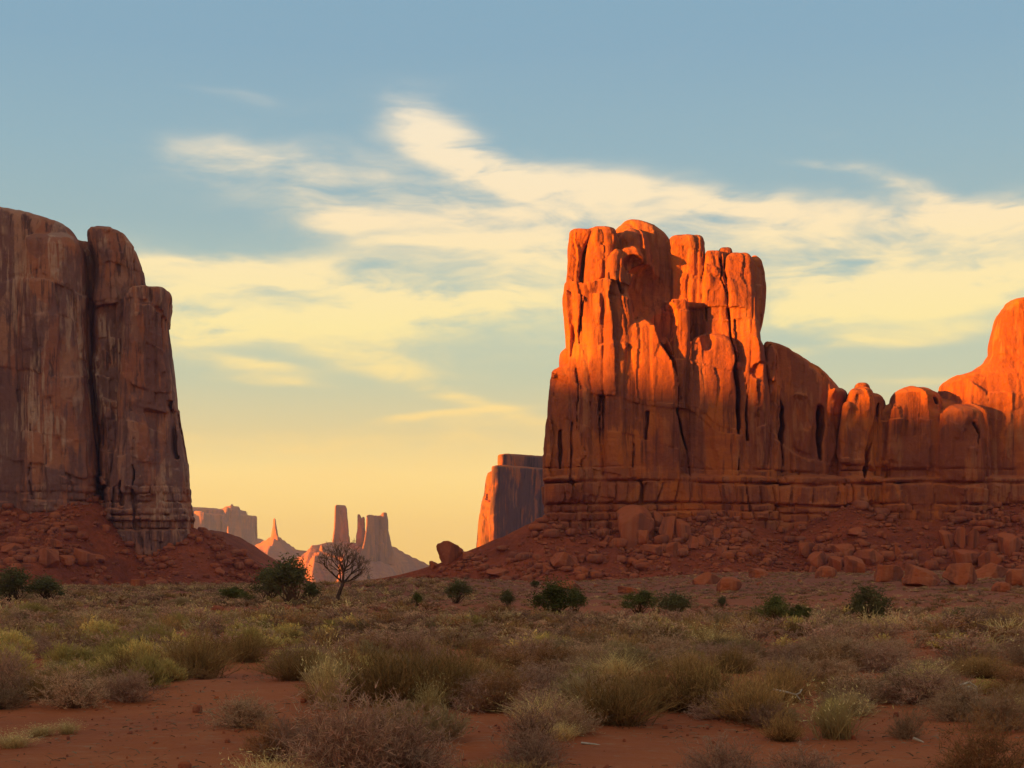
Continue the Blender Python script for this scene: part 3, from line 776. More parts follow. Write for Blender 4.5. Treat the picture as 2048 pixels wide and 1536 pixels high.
def ground_z(x, y):
    x, y = np.asarray(x, float), np.asarray(y, float)
    r = np.clip((y - 330) / 1300, 0, 1)
    z = -26 * r * r * (3 - 2 * r)
    near = 1 / (1 + np.exp(-(y - 25) / 8))
    z = z + 0.16 * vnoise(x / 7, y / 7, seed=3, oct=3) + (0.45 * vnoise(x / 31, y / 31, seed=4, oct=2)) * near
    # the plain tilts up gently under the right hand talus
    z = z + np.clip((x - 4) / 40, 0, 1) * np.clip((y - 70) / 250, 0, 1) * 3.0 * np.clip((560 - y) / 100, 0, 1)
    # low bank in the gap
    z = z + 1.6 * np.exp(-((x + 12) / 20) ** 2 - ((y - 250) / 60) ** 2)
    return z


def talus_z(x, y, tab, d, yf, yb, s, seed):
    px = np.array([t[0] for t in tab], float)
    zt = wz([t[1] for t in tab], d)
    top = np.interp(x, wx(px, d), zt, left=-8, right=zt[-1])
    dist = np.maximum(0, yf - y) + np.maximum(0, y - yb)
    fall = s * dist / (1 + dist / 130.0)
    z = top - fall
    amp = np.clip(dist / 8, 0.25, 1) * np.clip((top) / 8, 0.1, 1)
    rill = np.abs(vnoise(x / 6 + 0.4 * vnoise(x / 9, y / 9, seed=seed + 5), y / 40, seed=seed + 1, oct=2))
    z = z + amp * (0.8 * vnoise(x / 9, y / 9, seed=seed, oct=5, gain=.6) + 1.5 * (rill - .3))
    return z


def talus_r(x, y):
    x = np.asarray(x, float)
    return talus_z(x, np.asarray(y, float), R_TOP, 396, np.interp(x, [0, 20, 130], [396, 391, 392]), 440, 0.62, 31)


def talus_l(x, y):
    x = np.asarray(x, float)
    return talus_z(x, np.asarray(y, float), L_TOP, 482, np.interp(x, [-160, -95, -70], [470, 480, 488]), 540, 0.60, 41)


def land_z(x, y):
    return np.maximum(np.maximum(ground_z(x, y), talus_r(x, y)), talus_l(x, y))


def hit(px, py, d0=8.0, d1=520.0):
    """where the sight line through a photo pixel meets the land"""
    d = np.concatenate([np.arange(d0, 60, .1), np.arange(60, d1, .4)])
    x = wx(px, d)
    below = wz(py, d) < land_z(x, d)
    i = int(np.argmax(below)) if below.any() else len(d) - 1
    return float(x[i]), float(d[i]), float(land_z(x[i], d[i]))


# ------------------------------------------------------------------ ground
def sand_material():
    m, k, b = new_mat('red_sand')
    tc = k.n('ShaderNodeTexCoord')
    P = tc.outputs['Object']
    col = k.mix(k.step(k.noise(P, 0.12, 5, 0.6), .35, .65), (0.55, 0.132, 0.034), (0.42, 0.095, 0.029))
    col = k.mix(k.math('MULTIPLY', k.step(k.noise(P, 0.9, 5, 0.65), .5, .75), .5), col, (0.60, 0.180, 0.06))
    lit = k.noise(k.map(P, sc=(3.5, 8, 3)), 1.0, 5, 0.7, 0.5)
    col = k.mix(k.math('MULTIPLY', k.step(lit, .56, .68), .6), col, (0.46, 0.24, 0.12))
    # thin dry growth over the farther plain
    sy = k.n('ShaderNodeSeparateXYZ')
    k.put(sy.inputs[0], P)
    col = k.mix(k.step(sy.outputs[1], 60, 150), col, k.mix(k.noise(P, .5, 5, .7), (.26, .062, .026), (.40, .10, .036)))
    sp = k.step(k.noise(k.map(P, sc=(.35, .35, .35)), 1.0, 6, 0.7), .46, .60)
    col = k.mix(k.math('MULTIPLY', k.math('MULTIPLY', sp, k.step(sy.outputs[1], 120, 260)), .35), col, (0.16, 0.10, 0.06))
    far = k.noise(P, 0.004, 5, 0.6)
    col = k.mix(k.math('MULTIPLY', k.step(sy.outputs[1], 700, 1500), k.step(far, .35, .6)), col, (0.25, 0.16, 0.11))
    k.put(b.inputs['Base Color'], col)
    bp = k.n('ShaderNodeBump')
    bp.inputs['Strength'].default_value = 0.9
    bp.inputs['Distance'].default_value = 0.16
    k.put(bp.inputs['Height'], k.math('ADD', k.noise(P, 3.0, 8, 0.7), k.math('MULTIPLY', k.noise(k.map(P, sc=(.6, 2.5, 1)), 1.0, 4), .8)))
    k.put(b.inputs['Normal'], bp.outputs[0])
    return m


M_sand = sand_material()


def build_ground():
    th = np.radians(np.concatenate([np.linspace(-180, -32, 40)[:-1], np.linspace(-32, 32, 420), np.linspace(32, 180, 40)[1:-1]]))
    r = np.concatenate([np.linspace(0.5, 10, 12)[:-1], np.geomspace(10, 520, 330)[:-1], np.geomspace(520, 8800, 70)])
    R, T = np.meshgrid(r, th, indexing='ij')
    X, Y = R * np.sin(T), R * np.cos(T)
    Z = ground_z(X, np.maximum(Y, -500))
    V = np.stack([X, Y, Z], -1).reshape(-1, 3)
    n = len(th)
    i, j = np.meshgrid(np.arange(len(r) - 1), np.arange(n), indexing='ij')
    j2 = (j + 1) % n
    q = np.stack([i * n + j, (i) * n + j2, (i + 1) * n + j2, (i + 1) * n + j], -1).reshape(-1, 4)
    V = np.concatenate([V, [[0, 0, float(ground_z(0.0, 0.0))]]])
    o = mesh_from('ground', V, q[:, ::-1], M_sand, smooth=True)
    tag(o, kind='structure')


build_ground()


def talus_material():
    m, k, b = new_mat('talus_earth')
    tc = k.n('ShaderNodeTexCoord')
    P = tc.outputs['Object']
    col = k.mix(k.step(k.noise(P, 0.10, 5, 0.6), .35, .65), (0.40, 0.080, 0.027), (0.28, 0.058, 0.025))
    vor = k.n('ShaderNodeTexVoronoi')
    k.put(vor.inputs['Vector'], P)
    vor.inputs['Scale'].default_value = 0.9
    vor.inputs['Randomness'].default_value = 1.0
    col = k.mix(0.45, col, k.mix(vor.outputs['Color'], (0.75, 0.7, 0.7), (1.35, 1.3, 1.25)), 'MULTIPLY')
    fine = k.noise(P, 2.2, 6, 0.7)
    col = k.mix(k.math('MULTIPLY', k.step(fine, .55, .7), .35), col, (0.44, 0.14, 0.06))
    k.put(b.inputs['Base Color'], col)
    bp = k.n('ShaderNodeBump')
    bp.inputs['Strength'].default_value = 0.9
    bp.inputs['Distance'].default_value = 0.6
    k.put(bp.inputs['Height'], k.math('ADD', fine, k.math('MULTIPLY', vor.outputs['Distance'], -.8)))
    k.put(b.inputs['Normal'], bp.outputs[0])
    return m


M_talus = talus_material()


def heightfield(name, x0, x1, y0, y1, hx, hy, fz, parent, mat):
    xs, ys = np.arange(x0, x1, hx), np.arange(y0, y1, hy)
    X, Y = np.meshgrid(xs, ys, indexing='ij')
    Z = fz(X, Y)
    g = ground_z(X, Y) - 1.2
    edge = Z < g
    Z = np.where(edge, g, Z)
    V = np.stack([X, Y, Z], -1).reshape(-1, 3) - np.array(parent.location)
    i, j = np.meshgrid(np.arange(len(xs) - 1), np.arange(len(ys) - 1), indexing='ij')
    a = (i * len(ys) + j).ravel()
    q = np.stack([a, a + len(ys), a + len(ys) + 1, a + 1], 1)
    keep = ~edge.reshape(-1)[q].all(1)
    return mesh_from(name, V, q[keep], mat, parent, smooth=True)


heightfield('talus_slope', -62, 190, 325, 450, .5, .5, talus_r, right, M_talus)
heightfield('talus_slope', -235, -60, 395, 545, .5, .5, talus_l, left, M_talus)


# ------------------------------------------------------------------ unseen mesa to the west, skyline shaped to place shade on floor and buttes
def build_west():
    ys = np.linspace(-1500, 620, 220)
    us = np.linspace(0, 1, 40)
    top = np.interp(ys, [-1500, -900, -260, -190, -128, -45, 330, 420, 620], [60, 153, 170, 160, 160, 255, 245, 150, 20])
    Y, U = np.meshgrid(ys, us, indexing='ij')
    prof = np.interp(U, [0, .12, .22, .30, .70, .78, .88, 1], [-8, 20, 45, 100, 100, 45, 20, -8]) / 100
    H = prof * top[:, None]
    X = -1300 + 300 * U + 14 * vnoise(Y / 40, U * 4, seed=9, oct=3)
    Z = H + 2.0 * vnoise(Y / 22, U * 8, seed=10, oct=3) * (prof > .9)
    V = np.stack([X, Y, Z], -1).reshape(-1, 3)
    i, j = np.meshgrid(np.arange(len(ys) - 1), np.arange(len(us) - 1), indexing='ij')
    a = (i * len(us) + j).ravel()
    o = mesh_from('shade_mesa', V, np.stack([a, a + len(us), a + len(us) + 1, a + 1], 1)[:, ::-1], M_rock_mid)
    tag(o, kind='structure')


build_west()

# ------------------------------------------------------------------ boulders and rubble
def icosphere(level):
    t = (1 + 5 ** .5) / 2
    V = [(-1, t, 0), (1, t, 0), (-1, -t, 0), (1, -t, 0), (0, -1, t), (0, 1, t), (0, -1, -t), (0, 1, -t), (t, 0, -1), (t, 0, 1), (-t, 0, -1), (-t, 0, 1)]
    Fc = [(0, 11, 5), (0, 5, 1), (0, 1, 7), (0, 7, 10), (0, 10, 11), (1, 5, 9), (5, 11, 4), (11, 10, 2), (10, 7, 6), (7, 1, 8), (3, 9, 4), (3, 4, 2), (3, 2, 6), (3, 6, 8), (3, 8, 9), (4, 9, 5), (2, 4, 11), (6, 2, 10), (8, 6, 7), (9, 8, 1)]
    V = [np.array(v) / np.linalg.norm(v) for v in V]
    for _ in range(level):
        mid, out = {}, []
        def m(a, b):
            key = (min(a, b), max(a, b))
            if key not in mid:
                p = V[a] + V[b]
                V.append(p / np.linalg.norm(p))
                mid[key] = len(V) - 1
            return mid[key]
        for a, b, c in Fc:
            ab, bc, ca = m(a, b), m(b, c), m(c, a)
            out += [(a, ab, ca), (b, bc, ab), (c, ca, bc), (ab, bc, ca)]
        Fc = out
    return np.array(V), np.array(Fc, np.int32)


ICO = {l: icosphere(l) for l in (1, 2, 3, 4)}


def boulder_shape(seed, level, round_=0.25, n=8, egg=False):
    """angular broken block with worn edges, about 1 m across, resting at z = 0"""
    rng = np.random.default_rng(seed)
    D, Fc = ICO[level]
    N = rng.normal(size=(n, 3))
    N /= np.linalg.norm(N, axis=1)[:, None]
    N = np.concatenate([N, np.eye(3) * [1, 1, 1], -np.eye(3)])
    dd = rng.uniform(.30, .52, len(N))
    if egg:
        dd[:] = .46 + rng.uniform(-.05, .05, len(N))
    q = np.maximum(D @ N.T, 1e-3) / dd
    p = 5 + 45 * (1 - round_) ** 1.5
    p = 3.2 if egg else p
    r = 1 / np.power((q ** p).sum(1), 1 / p)
    r = r * (1 + 0.05 * vnoise(D[:, 0] * 2.2, D[:, 1] * 2.2, D[:, 2] * 2.2, seed=seed, oct=3) + (0.02 * vnoise(D[:, 0] * 9, D[:, 1] * 9, D[:, 2] * 9, seed=seed + 3, oct=2) if level > 2 else 0))
    V = D * r[:, None]
    V[:, 2] = np.maximum(V[:, 2], -0.36)
    V = (V - [0, 0, V[:, 2].min()]) / (V.max(0) - V.min(0))
    return V, Fc


M_boulder = sandstone('boulder_stone', u=0.35, bump=0.7, c0=(0.47, 0.108, 0.034), c1=(0.33, 0.078, 0.032), varnish=(0.2, 0.07, 0.05), tan=(0.50, 0.19, 0.09), streak=0.4)
BOULD = []
for i in range(9):
    V, Fc = boulder_shape(200 + i, 4, egg=(i == 6), round_= (.05, .2, .1, .4, .1, .25, .93, .1, .2)[i])
    o = mesh_from('boulder', V, Fc, M_boulder, smooth=True)
    o.data.set_sharp_from_angle(angle=math.radians(24))
    BOULD.append(o.data)
    bpy.data.objects.remove(o)


def put_boulder(mesh, px, py, w, h, label, cat='boulder', group=None, rz=0.0, tilt=0.0, depth=1.0, dist=None):
    """py is the foot of the rock in the photo"""
    x, y, z = hit(px, py) if dist is None else (float(wx(px, dist)), dist, float(wz(py, dist)))
    o = bpy.data.objects.new('boulder', mesh)
    sw, sh = w / F * y, h / F * y
    o.location = (x, y + sw * .3, z - sh * .12)
    o.scale = (sw, sw * depth, sh * 1.15)
    o.rotation_euler = (0, tilt, rz)
    C.objects.link(o)
    return tag(o, label, cat, group)


BIG = [  # px, foot py, width, height, prototype, turn, tilt, depth, label
    (1270, 1094, 76, 82, 3, .2, .05, .7, 'huge tall rounded slab leaning on the base of the sunlit butte'),
    (1337, 1086, 40, 52, 0, 1.1, .15, .8, 'pointed upright boulder just right of the huge leaning slab'),
    (1369, 1083, 26, 46, 4, .4, -.1, .9, 'narrow standing boulder touching the right side of the pointed one'),
    (1288, 1090, 36, 30, 1, .9, 0, 1, 'squat boulder at the foot of the huge leaning slab'),
    (1320, 1058, 28, 34, 5, .2, 0, 1, 'boulder wedged high between the huge slab and the pointed boulder'),
    (1390, 1099, 24, 24, 2, .7, .3, 1, 'small tilted block right of the narrow standing boulder'),
    (1412, 1093, 30, 22, 7, .1, -.3, 1, 'greyish flat block tilted towards the valley below the butte'),
    (1430, 1078, 32, 20, 8, 1.4, .2, 1, 'upper flat block on the rubble right of the upright boulders'),
    (1448, 1117, 20, 26, 4, 2, .5, .8, 'thin leaning slab alone on the rubble under the dark crack'),
    (1419, 1168, 58, 24, 7, .3, -.25, .9, 'broad pale slab lying tilted at the foot of the talus'),
    (1464, 1184, 52, 30, 6, .5, 0, .9, 'large rounded boulder alone at the foot of the talus beside the pale slab'),
    (1350, 1113, 36, 28, 5, 1.9, 0, 1, 'blocky boulder below the pointed upright boulder'),
    (1310, 1114, 46, 24, 1, 2.2, 0, 1, 'wide low boulder in the rubble under the huge slab'),
    (1141, 1180, 56, 18, 7, .2, .12, .9, 'long flat slab behind the biggest green bush'),
    (1261, 1187, 48, 12, 2, 1.2, .1, .9, 'very flat slab on the red earth between two dark green bushes'),
    (1125, 1135, 54, 28, 0, .3, .2, .9, 'dark wedge of broken rock on the left slope of the talus'),
    (1094, 1144, 22, 15, 5, .8, 0, 1, 'small block left of the dark wedge of rock'),
    (1164, 1154, 32, 18, 6, 1.5, 0, 1, 'low rounded rock below the dark wedge of rock'),
    (906, 1124, 46, 42, 3, 2.6, .25, .9, 'big rounded boulder standing on the crest against the evening sky'),
    (938, 1117, 24, 14, 2, .1, 0, 1, 'small block right behind the crest boulder'),
    (868, 1136, 22, 14, 5, .9, 0, 1, 'small dark rock lowest on the crest left of the big boulder'),
    (1006, 1153, 70, 14, 7, .1, .05, .8, 'long low ledge of rock on the slope left of the butte'),
    (1644, 1134, 38, 28, 1, .5, -.5, 1, 'leftmost sloping slab of the boulder heap below the pinnacle'),
    (1674, 1140, 30, 32, 4, 1.1, -.45, 1, 'second sloping slab in the heap below the pinnacle'),
    (1694, 1110, 38, 24, 2, .4, -.2, 1, 'top block of the boulder heap below the pinnacle'),
    (1657, 1156, 42, 24, 6, .9, 0, 1, 'bottom rounded boulder of the heap below the pinnacle'),
    (1712, 1146, 38, 34, 3, 1.7, 0, 1, 'dark faced boulder at the right end of the heap below the pinnacle'),
    (1742, 1132, 44, 32, 1, 2.1, .2, 1, 'block with a stepped top just right of the heap below the pinnacle'),
    (1779, 1163, 54, 32, 8, .2, .1, .9, 'wide boulder with a shadowed front at the foot of the slope'),
    (1850, 1173, 64, 36, 2, .5, .3, .9, 'large slab with a lit sloping top at the foot of the right talus'),
    (1815, 1171, 22, 15, 5, .3, 0, 1, 'small rock in front of the slab with the sloping top'),
    (1926, 1169, 64, 42, 0, .9, 0, .9, 'largest angular boulder below the taller shoulder of the ridge'),
    (1937, 1130, 46, 32, 4, .3, -.15, 1, 'square topped boulder right above the largest angular one'),
    (1985, 1136, 46, 32, 5, 1.3, 0, 1, 'rounded boulder high in the heap under the taller shoulder'),
    (1992, 1156, 80, 30, 7, .2, -.3, .8, 'long slanting slab across the heap under the taller shoulder'),
    (2019, 1112, 42, 46, 3, .6, .2, .9, 'smooth orange pear shaped boulder near the right edge'),
    (1900, 1096, 22, 38, 4, .2, -.3, 1, 'leftmost of three upright blocks on the slope under the shoulder'),
    (1923, 1096, 22, 40, 0, 1.2, -.2, 1, 'middle one of three upright blocks on the slope under the shoulder'),
    (1944, 1094, 24, 36, 2, 2.2, -.1, 1, 'rightmost of three upright blocks on the slope under the shoulder'),
    (2040, 1172, 44, 34, 1, .7, 0, 1, 'boulder cut by the right edge of the picture at the talus foot'),
    (2008, 1184, 38, 20, 6, 1.1, 0, 1, 'low rock nearest the plain at the right edge'),
    (1716, 1074, 40, 18, 7, .4, 0, 1, 'flat block high on the talus cone under the pinnacle'),
    (1798, 1114, 24, 22, 5, .8, 0, 1, 'lone rounded rock on the slope between the two heaps'),
    (1616, 1114, 34, 28, 1, .1, 0, 1, 'reddish block alone in the shaded hollow left of the heap'),
    (1536, 1132, 22, 16, 6, .2, 0, 1, 'small rock in the shaded hollow below the dome'),
    (1521, 1155, 36, 18, 2, .9, 0, 1, 'low broken rock right of the large rounded boulder'),
    (88, 1134, 48, 34, 0, .4, 0, .9, 'largest blocky boulder on the talus of the shaded butte'),
    (26, 1108, 56, 20, 7, .1, 0, .9, 'long pale ledge block at the left edge on the talus'),
    (129, 1129, 32, 18, 2, 1.2, 0, 1, 'flat block just right of the largest boulder on the left talus'),
    (160, 1128, 40, 30, 4, .8, .1, 1, 'angular boulder with a lit top in the middle of the left talus'),
    (196, 1123, 24, 15, 5, .3, 0, 1, 'small pale block right of the angular boulder on the left talus'),
    (274, 1176, 30, 17, 8, .5, 0, 1, 'boulder at the very foot of the left talus by the scrub'),
    (211, 1066, 22, 15, 6, .9, 0, 1, 'dark round rock high on the left talus below the vertical crack'),
    (108, 1093, 26, 14, 2, 2, 0, 1, 'small slab above the largest boulder on the left talus'),
    (40, 1146, 44, 18, 1, .2, 0, .9, 'low boulder near the left edge behind the dark bushes'),
]
for px, py, w, h, pr, rz, tl, dp, lab in BIG:
    put_boulder(BOULD[pr], px, py, w, h, lab, group='boulders fallen below the cliffs', rz=rz, tilt=tl, depth=dp)

rng = np.random.default_rng(77)
SMALL_LAB = {'r': 'small red rock among the rubble on the slope below the sunlit butte', 'l': 'small red rock among the rubble on the talus below the shaded butte'}
n = 0
while n < 280:
    side = 'r' if rng.random() < .68 else 'l'
    if side == 'r':
        x, y = rng.uniform(-18, 135), rng.uniform(345, 390)
    else:
        x, y = rng.uniform(-160, -66), rng.uniform(438, 482)
    zt = float(talus_r(x, y) if side == 'r' else talus_l(x, y))
    if zt < float(ground_z(x, y)) - .3 or rng.random() > .35 + .65 * (vnoise(np.array(x / 14), np.array(y / 14), seed=61) > -.05):
        continue
    s = float(rng.choice([.9, 1.2, 1.6, 2.2], p=[.35, .35, .2, .1]))
    o = bpy.data.objects.new('rock', BOULD[n % 9])
    o.location = (x, y, zt - .15 * s)
    o.scale = (s * rng.uniform(.9, 1.5), s * rng.uniform(.8, 1.2), s * rng.uniform(.5, .95))
    o.rotation_euler = (rng.uniform(-.3, .3), rng.uniform(-.3, .3), rng.uniform(0, 6.3))
    C.objects.link(o)
    tag(o, SMALL_LAB[side], 'rock', 'small rocks on the ' + ('right' if side == 'r' else 'left') + ' talus')
    n += 1


def scatter_rubble():
    rng = np.random.default_rng(5)
    protos = [boulder_shape(400 + i, 1, .2) for i in range(6)]
    Vs, Fs, base = [], [], 0
    for reg, cnt in ((((-30, 185), (335, 393)), 30000), (((-215, -64), (425, 486)), 14000), (((-30, 80), (60, 345)), 2500)):
        xs = rng.uniform(*reg[0], cnt)
        ys = rng.uniform(*reg[1], cnt)
        zl = land_z(xs, ys)
        ta = np.maximum(talus_r(xs, ys), talus_l(xs, ys)) - ground_z(xs, ys)
        cl = vnoise(xs / 10, ys / 10, seed=62, oct=2)
        keep = (rng.random(cnt) < np.clip(.5 + .8 * cl, .1, 1)) & ((ta > -.2) | (reg[1][0] == 60))
        for x, y, z, c in zip(xs[keep], ys[keep], zl[keep], cl[keep]):
            s = rng.pareto(2.0) * .34 + .28
            s = min(s, 2.6) * (.22 if y < 330 else 1)
            V, Fc = protos[rng.integers(6)]
            a = rng.uniform(0, 6.3)
            sc = s * np.array([rng.uniform(.9, 1.7), rng.uniform(.8, 1.3), rng.uniform(.5, 1)])
            W = (V - [0, 0, .2]) * sc
            W = np.stack([W[:, 0] * math.cos(a) - W[:, 1] * math.sin(a), W[:, 0] * math.sin(a) + W[:, 1] * math.cos(a), W[:, 2]], 1) + [x, y, z]
            Vs.append(W); Fs.append(Fc + base); base += len(V)
    o = mesh_from('rubble', np.concatenate(Vs), np.concatenate(Fs), M_boulder)
    tag(o, 'loose red rubble and stones spread over the slopes below the cliffs', 'rubble', kind='stuff')


scatter_rubble()


def scatter_pebbles():
    rng = np.random.default_rng(15)
    protos = [boulder_shape(440 + i, 1, .5) for i in range(4)]
    n = 3000
    ys = np.sqrt(rng.uniform(12 ** 2, 60 ** 2, n))
    xs = rng.uniform(-.34, .34, n) * ys
    keep = rng.random(n) < np.clip(.4 + vnoise(xs / 3, ys / 3, seed=64, oct=2), .05, 1)
    xs, ys = xs[keep], ys[keep]
    zs = ground_z(xs, ys)
    Vs, Fs, base = [], [], 0
    for x, y, z in zip(xs, ys, zs):
        V, Fc = protos[rng.integers(4)]
        s = .02 + rng.pareto(2.4) * .018
        Vs.append((V - [0, 0, .25]) * (min(s, .12) * rng.uniform(.7, 1.5, 3)) + [x, y, z]); Fs.append(Fc + base); base += len(V)
    o = mesh_from('pebbles', np.concatenate(Vs), np.concatenate(Fs), M_boulder)
    tag(o, 'small pebbles lying on the bare red sand', 'pebbles', kind='stuff')


scatter_pebbles()

# ------------------------------------------------------------------ plants
def plant_material(name, rough=0.9):
    m = bpy.data.materials.new(name)
    m.use_nodes = True
    t = m.node_tree
    t.nodes.clear()
    k = NT(t)
    at = k.n('ShaderNodeAttribute', attribute_name='tint')
    oi = k.n('ShaderNodeObjectInfo')
    v = k.math('ADD', k.math('MULTIPLY', oi.outputs['Random'], 0.7), 0.6)
    vc = k.n('ShaderNodeCombineXYZ')
    for i in range(3):
        k.put(vc.inputs[i], v)
    col = k.mix(1.0, at.outputs['Color'], vc.outputs[0], 'MULTIPLY')
    d = k.n('ShaderNodeBsdfDiffuse')
    k.put(d.inputs[0], col)
    tr = k.n('ShaderNodeBsdfTranslucent')
    k.put(tr.inputs[0], col)
    mx = k.n('ShaderNodeMixShader')
    mx.inputs[0].default_value = 0.22
    k.put(mx.inputs[1], d.outputs[0])
    k.put(mx.inputs[2], tr.outputs[0])
    o = k.n('ShaderNodeOutputMaterial')
    k.put(o.inputs[0], mx.outputs[0])
    return m


M_leaf = plant_material('dry_foliage')
M_stem = plant_material('woody_stems')


def unit(v):
    return v / np.maximum(np.linalg.norm(v, axis=-1, keepdims=True), 1e-9)


def ribbons(P0, P1, P2, w, c0, c1, rng):
    """tapering two-piece blades; colours run from c0 at the base to c1 at the tip"""
    n = len(P0)
    s = unit(np.cross(unit(P2 - P0), rng.normal(size=(n, 3)))) * (np.asarray(w) / 2).reshape(-1, 1)
    V = np.stack([P0 - s, P0 + s, P1 - s * .8, P1 + s * .8, P2], 1).reshape(-1, 3)
    b = np.arange(n)[:, None] * 5
    Fc = np.concatenate([b + [0, 1, 2], b + [1, 3, 2], b + [2, 3, 4]])
    c0 = np.broadcast_to(c0, (n, 3))
    c1 = np.broadcast_to(c1, (n, 3))
    cm = (c0 + c1) / 2
    col = np.stack([c0, c0, cm, cm, c1], 1).reshape(-1, 3)
    return V, Fc, col


def tris(P, D, L, w, col, rng):
    """single leaf triangles"""
    n = len(P)
    s = unit(np.cross(D, rng.normal(size=(n, 3)))) * (np.asarray(w) / 2).reshape(-1, 1)
    V = np.stack([P - s, P + s, P + D * np.asarray(L).reshape(-1, 1)], 1).reshape(-1, 3)
    Fc = np.arange(3 * n).reshape(-1, 3)
    return V, Fc, np.repeat(np.broadcast_to(col, (n, 3)), 3, axis=0)


def join(parts):
    V, Fc, Cc, b = [], [], [], 0
    for v, f, c in parts:
        V.append(v); Fc.append(f + b); Cc.append(c); b += len(v)
    return np.concatenate(V), np.concatenate(Fc), np.concatenate(Cc)


def cone_dirs(n, lo, hi, rng):
    th = np.radians(rng.uniform(lo, hi, n))
    ph = rng.uniform(0, 2 * math.pi, n)
    return np.stack([np.sin(th) * np.cos(ph), np.sin(th) * np.sin(ph), np.cos(th)], 1)


def jit(col, n, rng, a=.25):
    return np.asarray(col) * (1 + rng.uniform(-a, a, (n, 1))) * (1 + rng.uniform(-.08, .08, (n, 3)))


PAL = dict(grey=((0.318, 0.16, 0.082), (0.554, 0.31, 0.159)), olive=((0.236, 0.112, 0.043), (0.436, 0.23, 0.077)), rab=((0.329, 0.16, 0.062), (0.636, 0.428, 0.123)), straw=((0.542, 0.299, 0.108), (0.828, 0.588, 0.226)), sage=((0.282, 0.155, 0.072), (0.471, 0.294, 0.129)), green=((0.142, 0.069, 0.029), (0.147, 0.129, 0.035)), brown=((0.236, 0.096, 0.041), (0.424, 0.192, 0.072)), juniper=((0.13, 0.064, 0.036), (0.135, 0.107, 0.041)), mauve=((0.282, 0.134, 0.082), (0.506, 0.267, 0.153)))


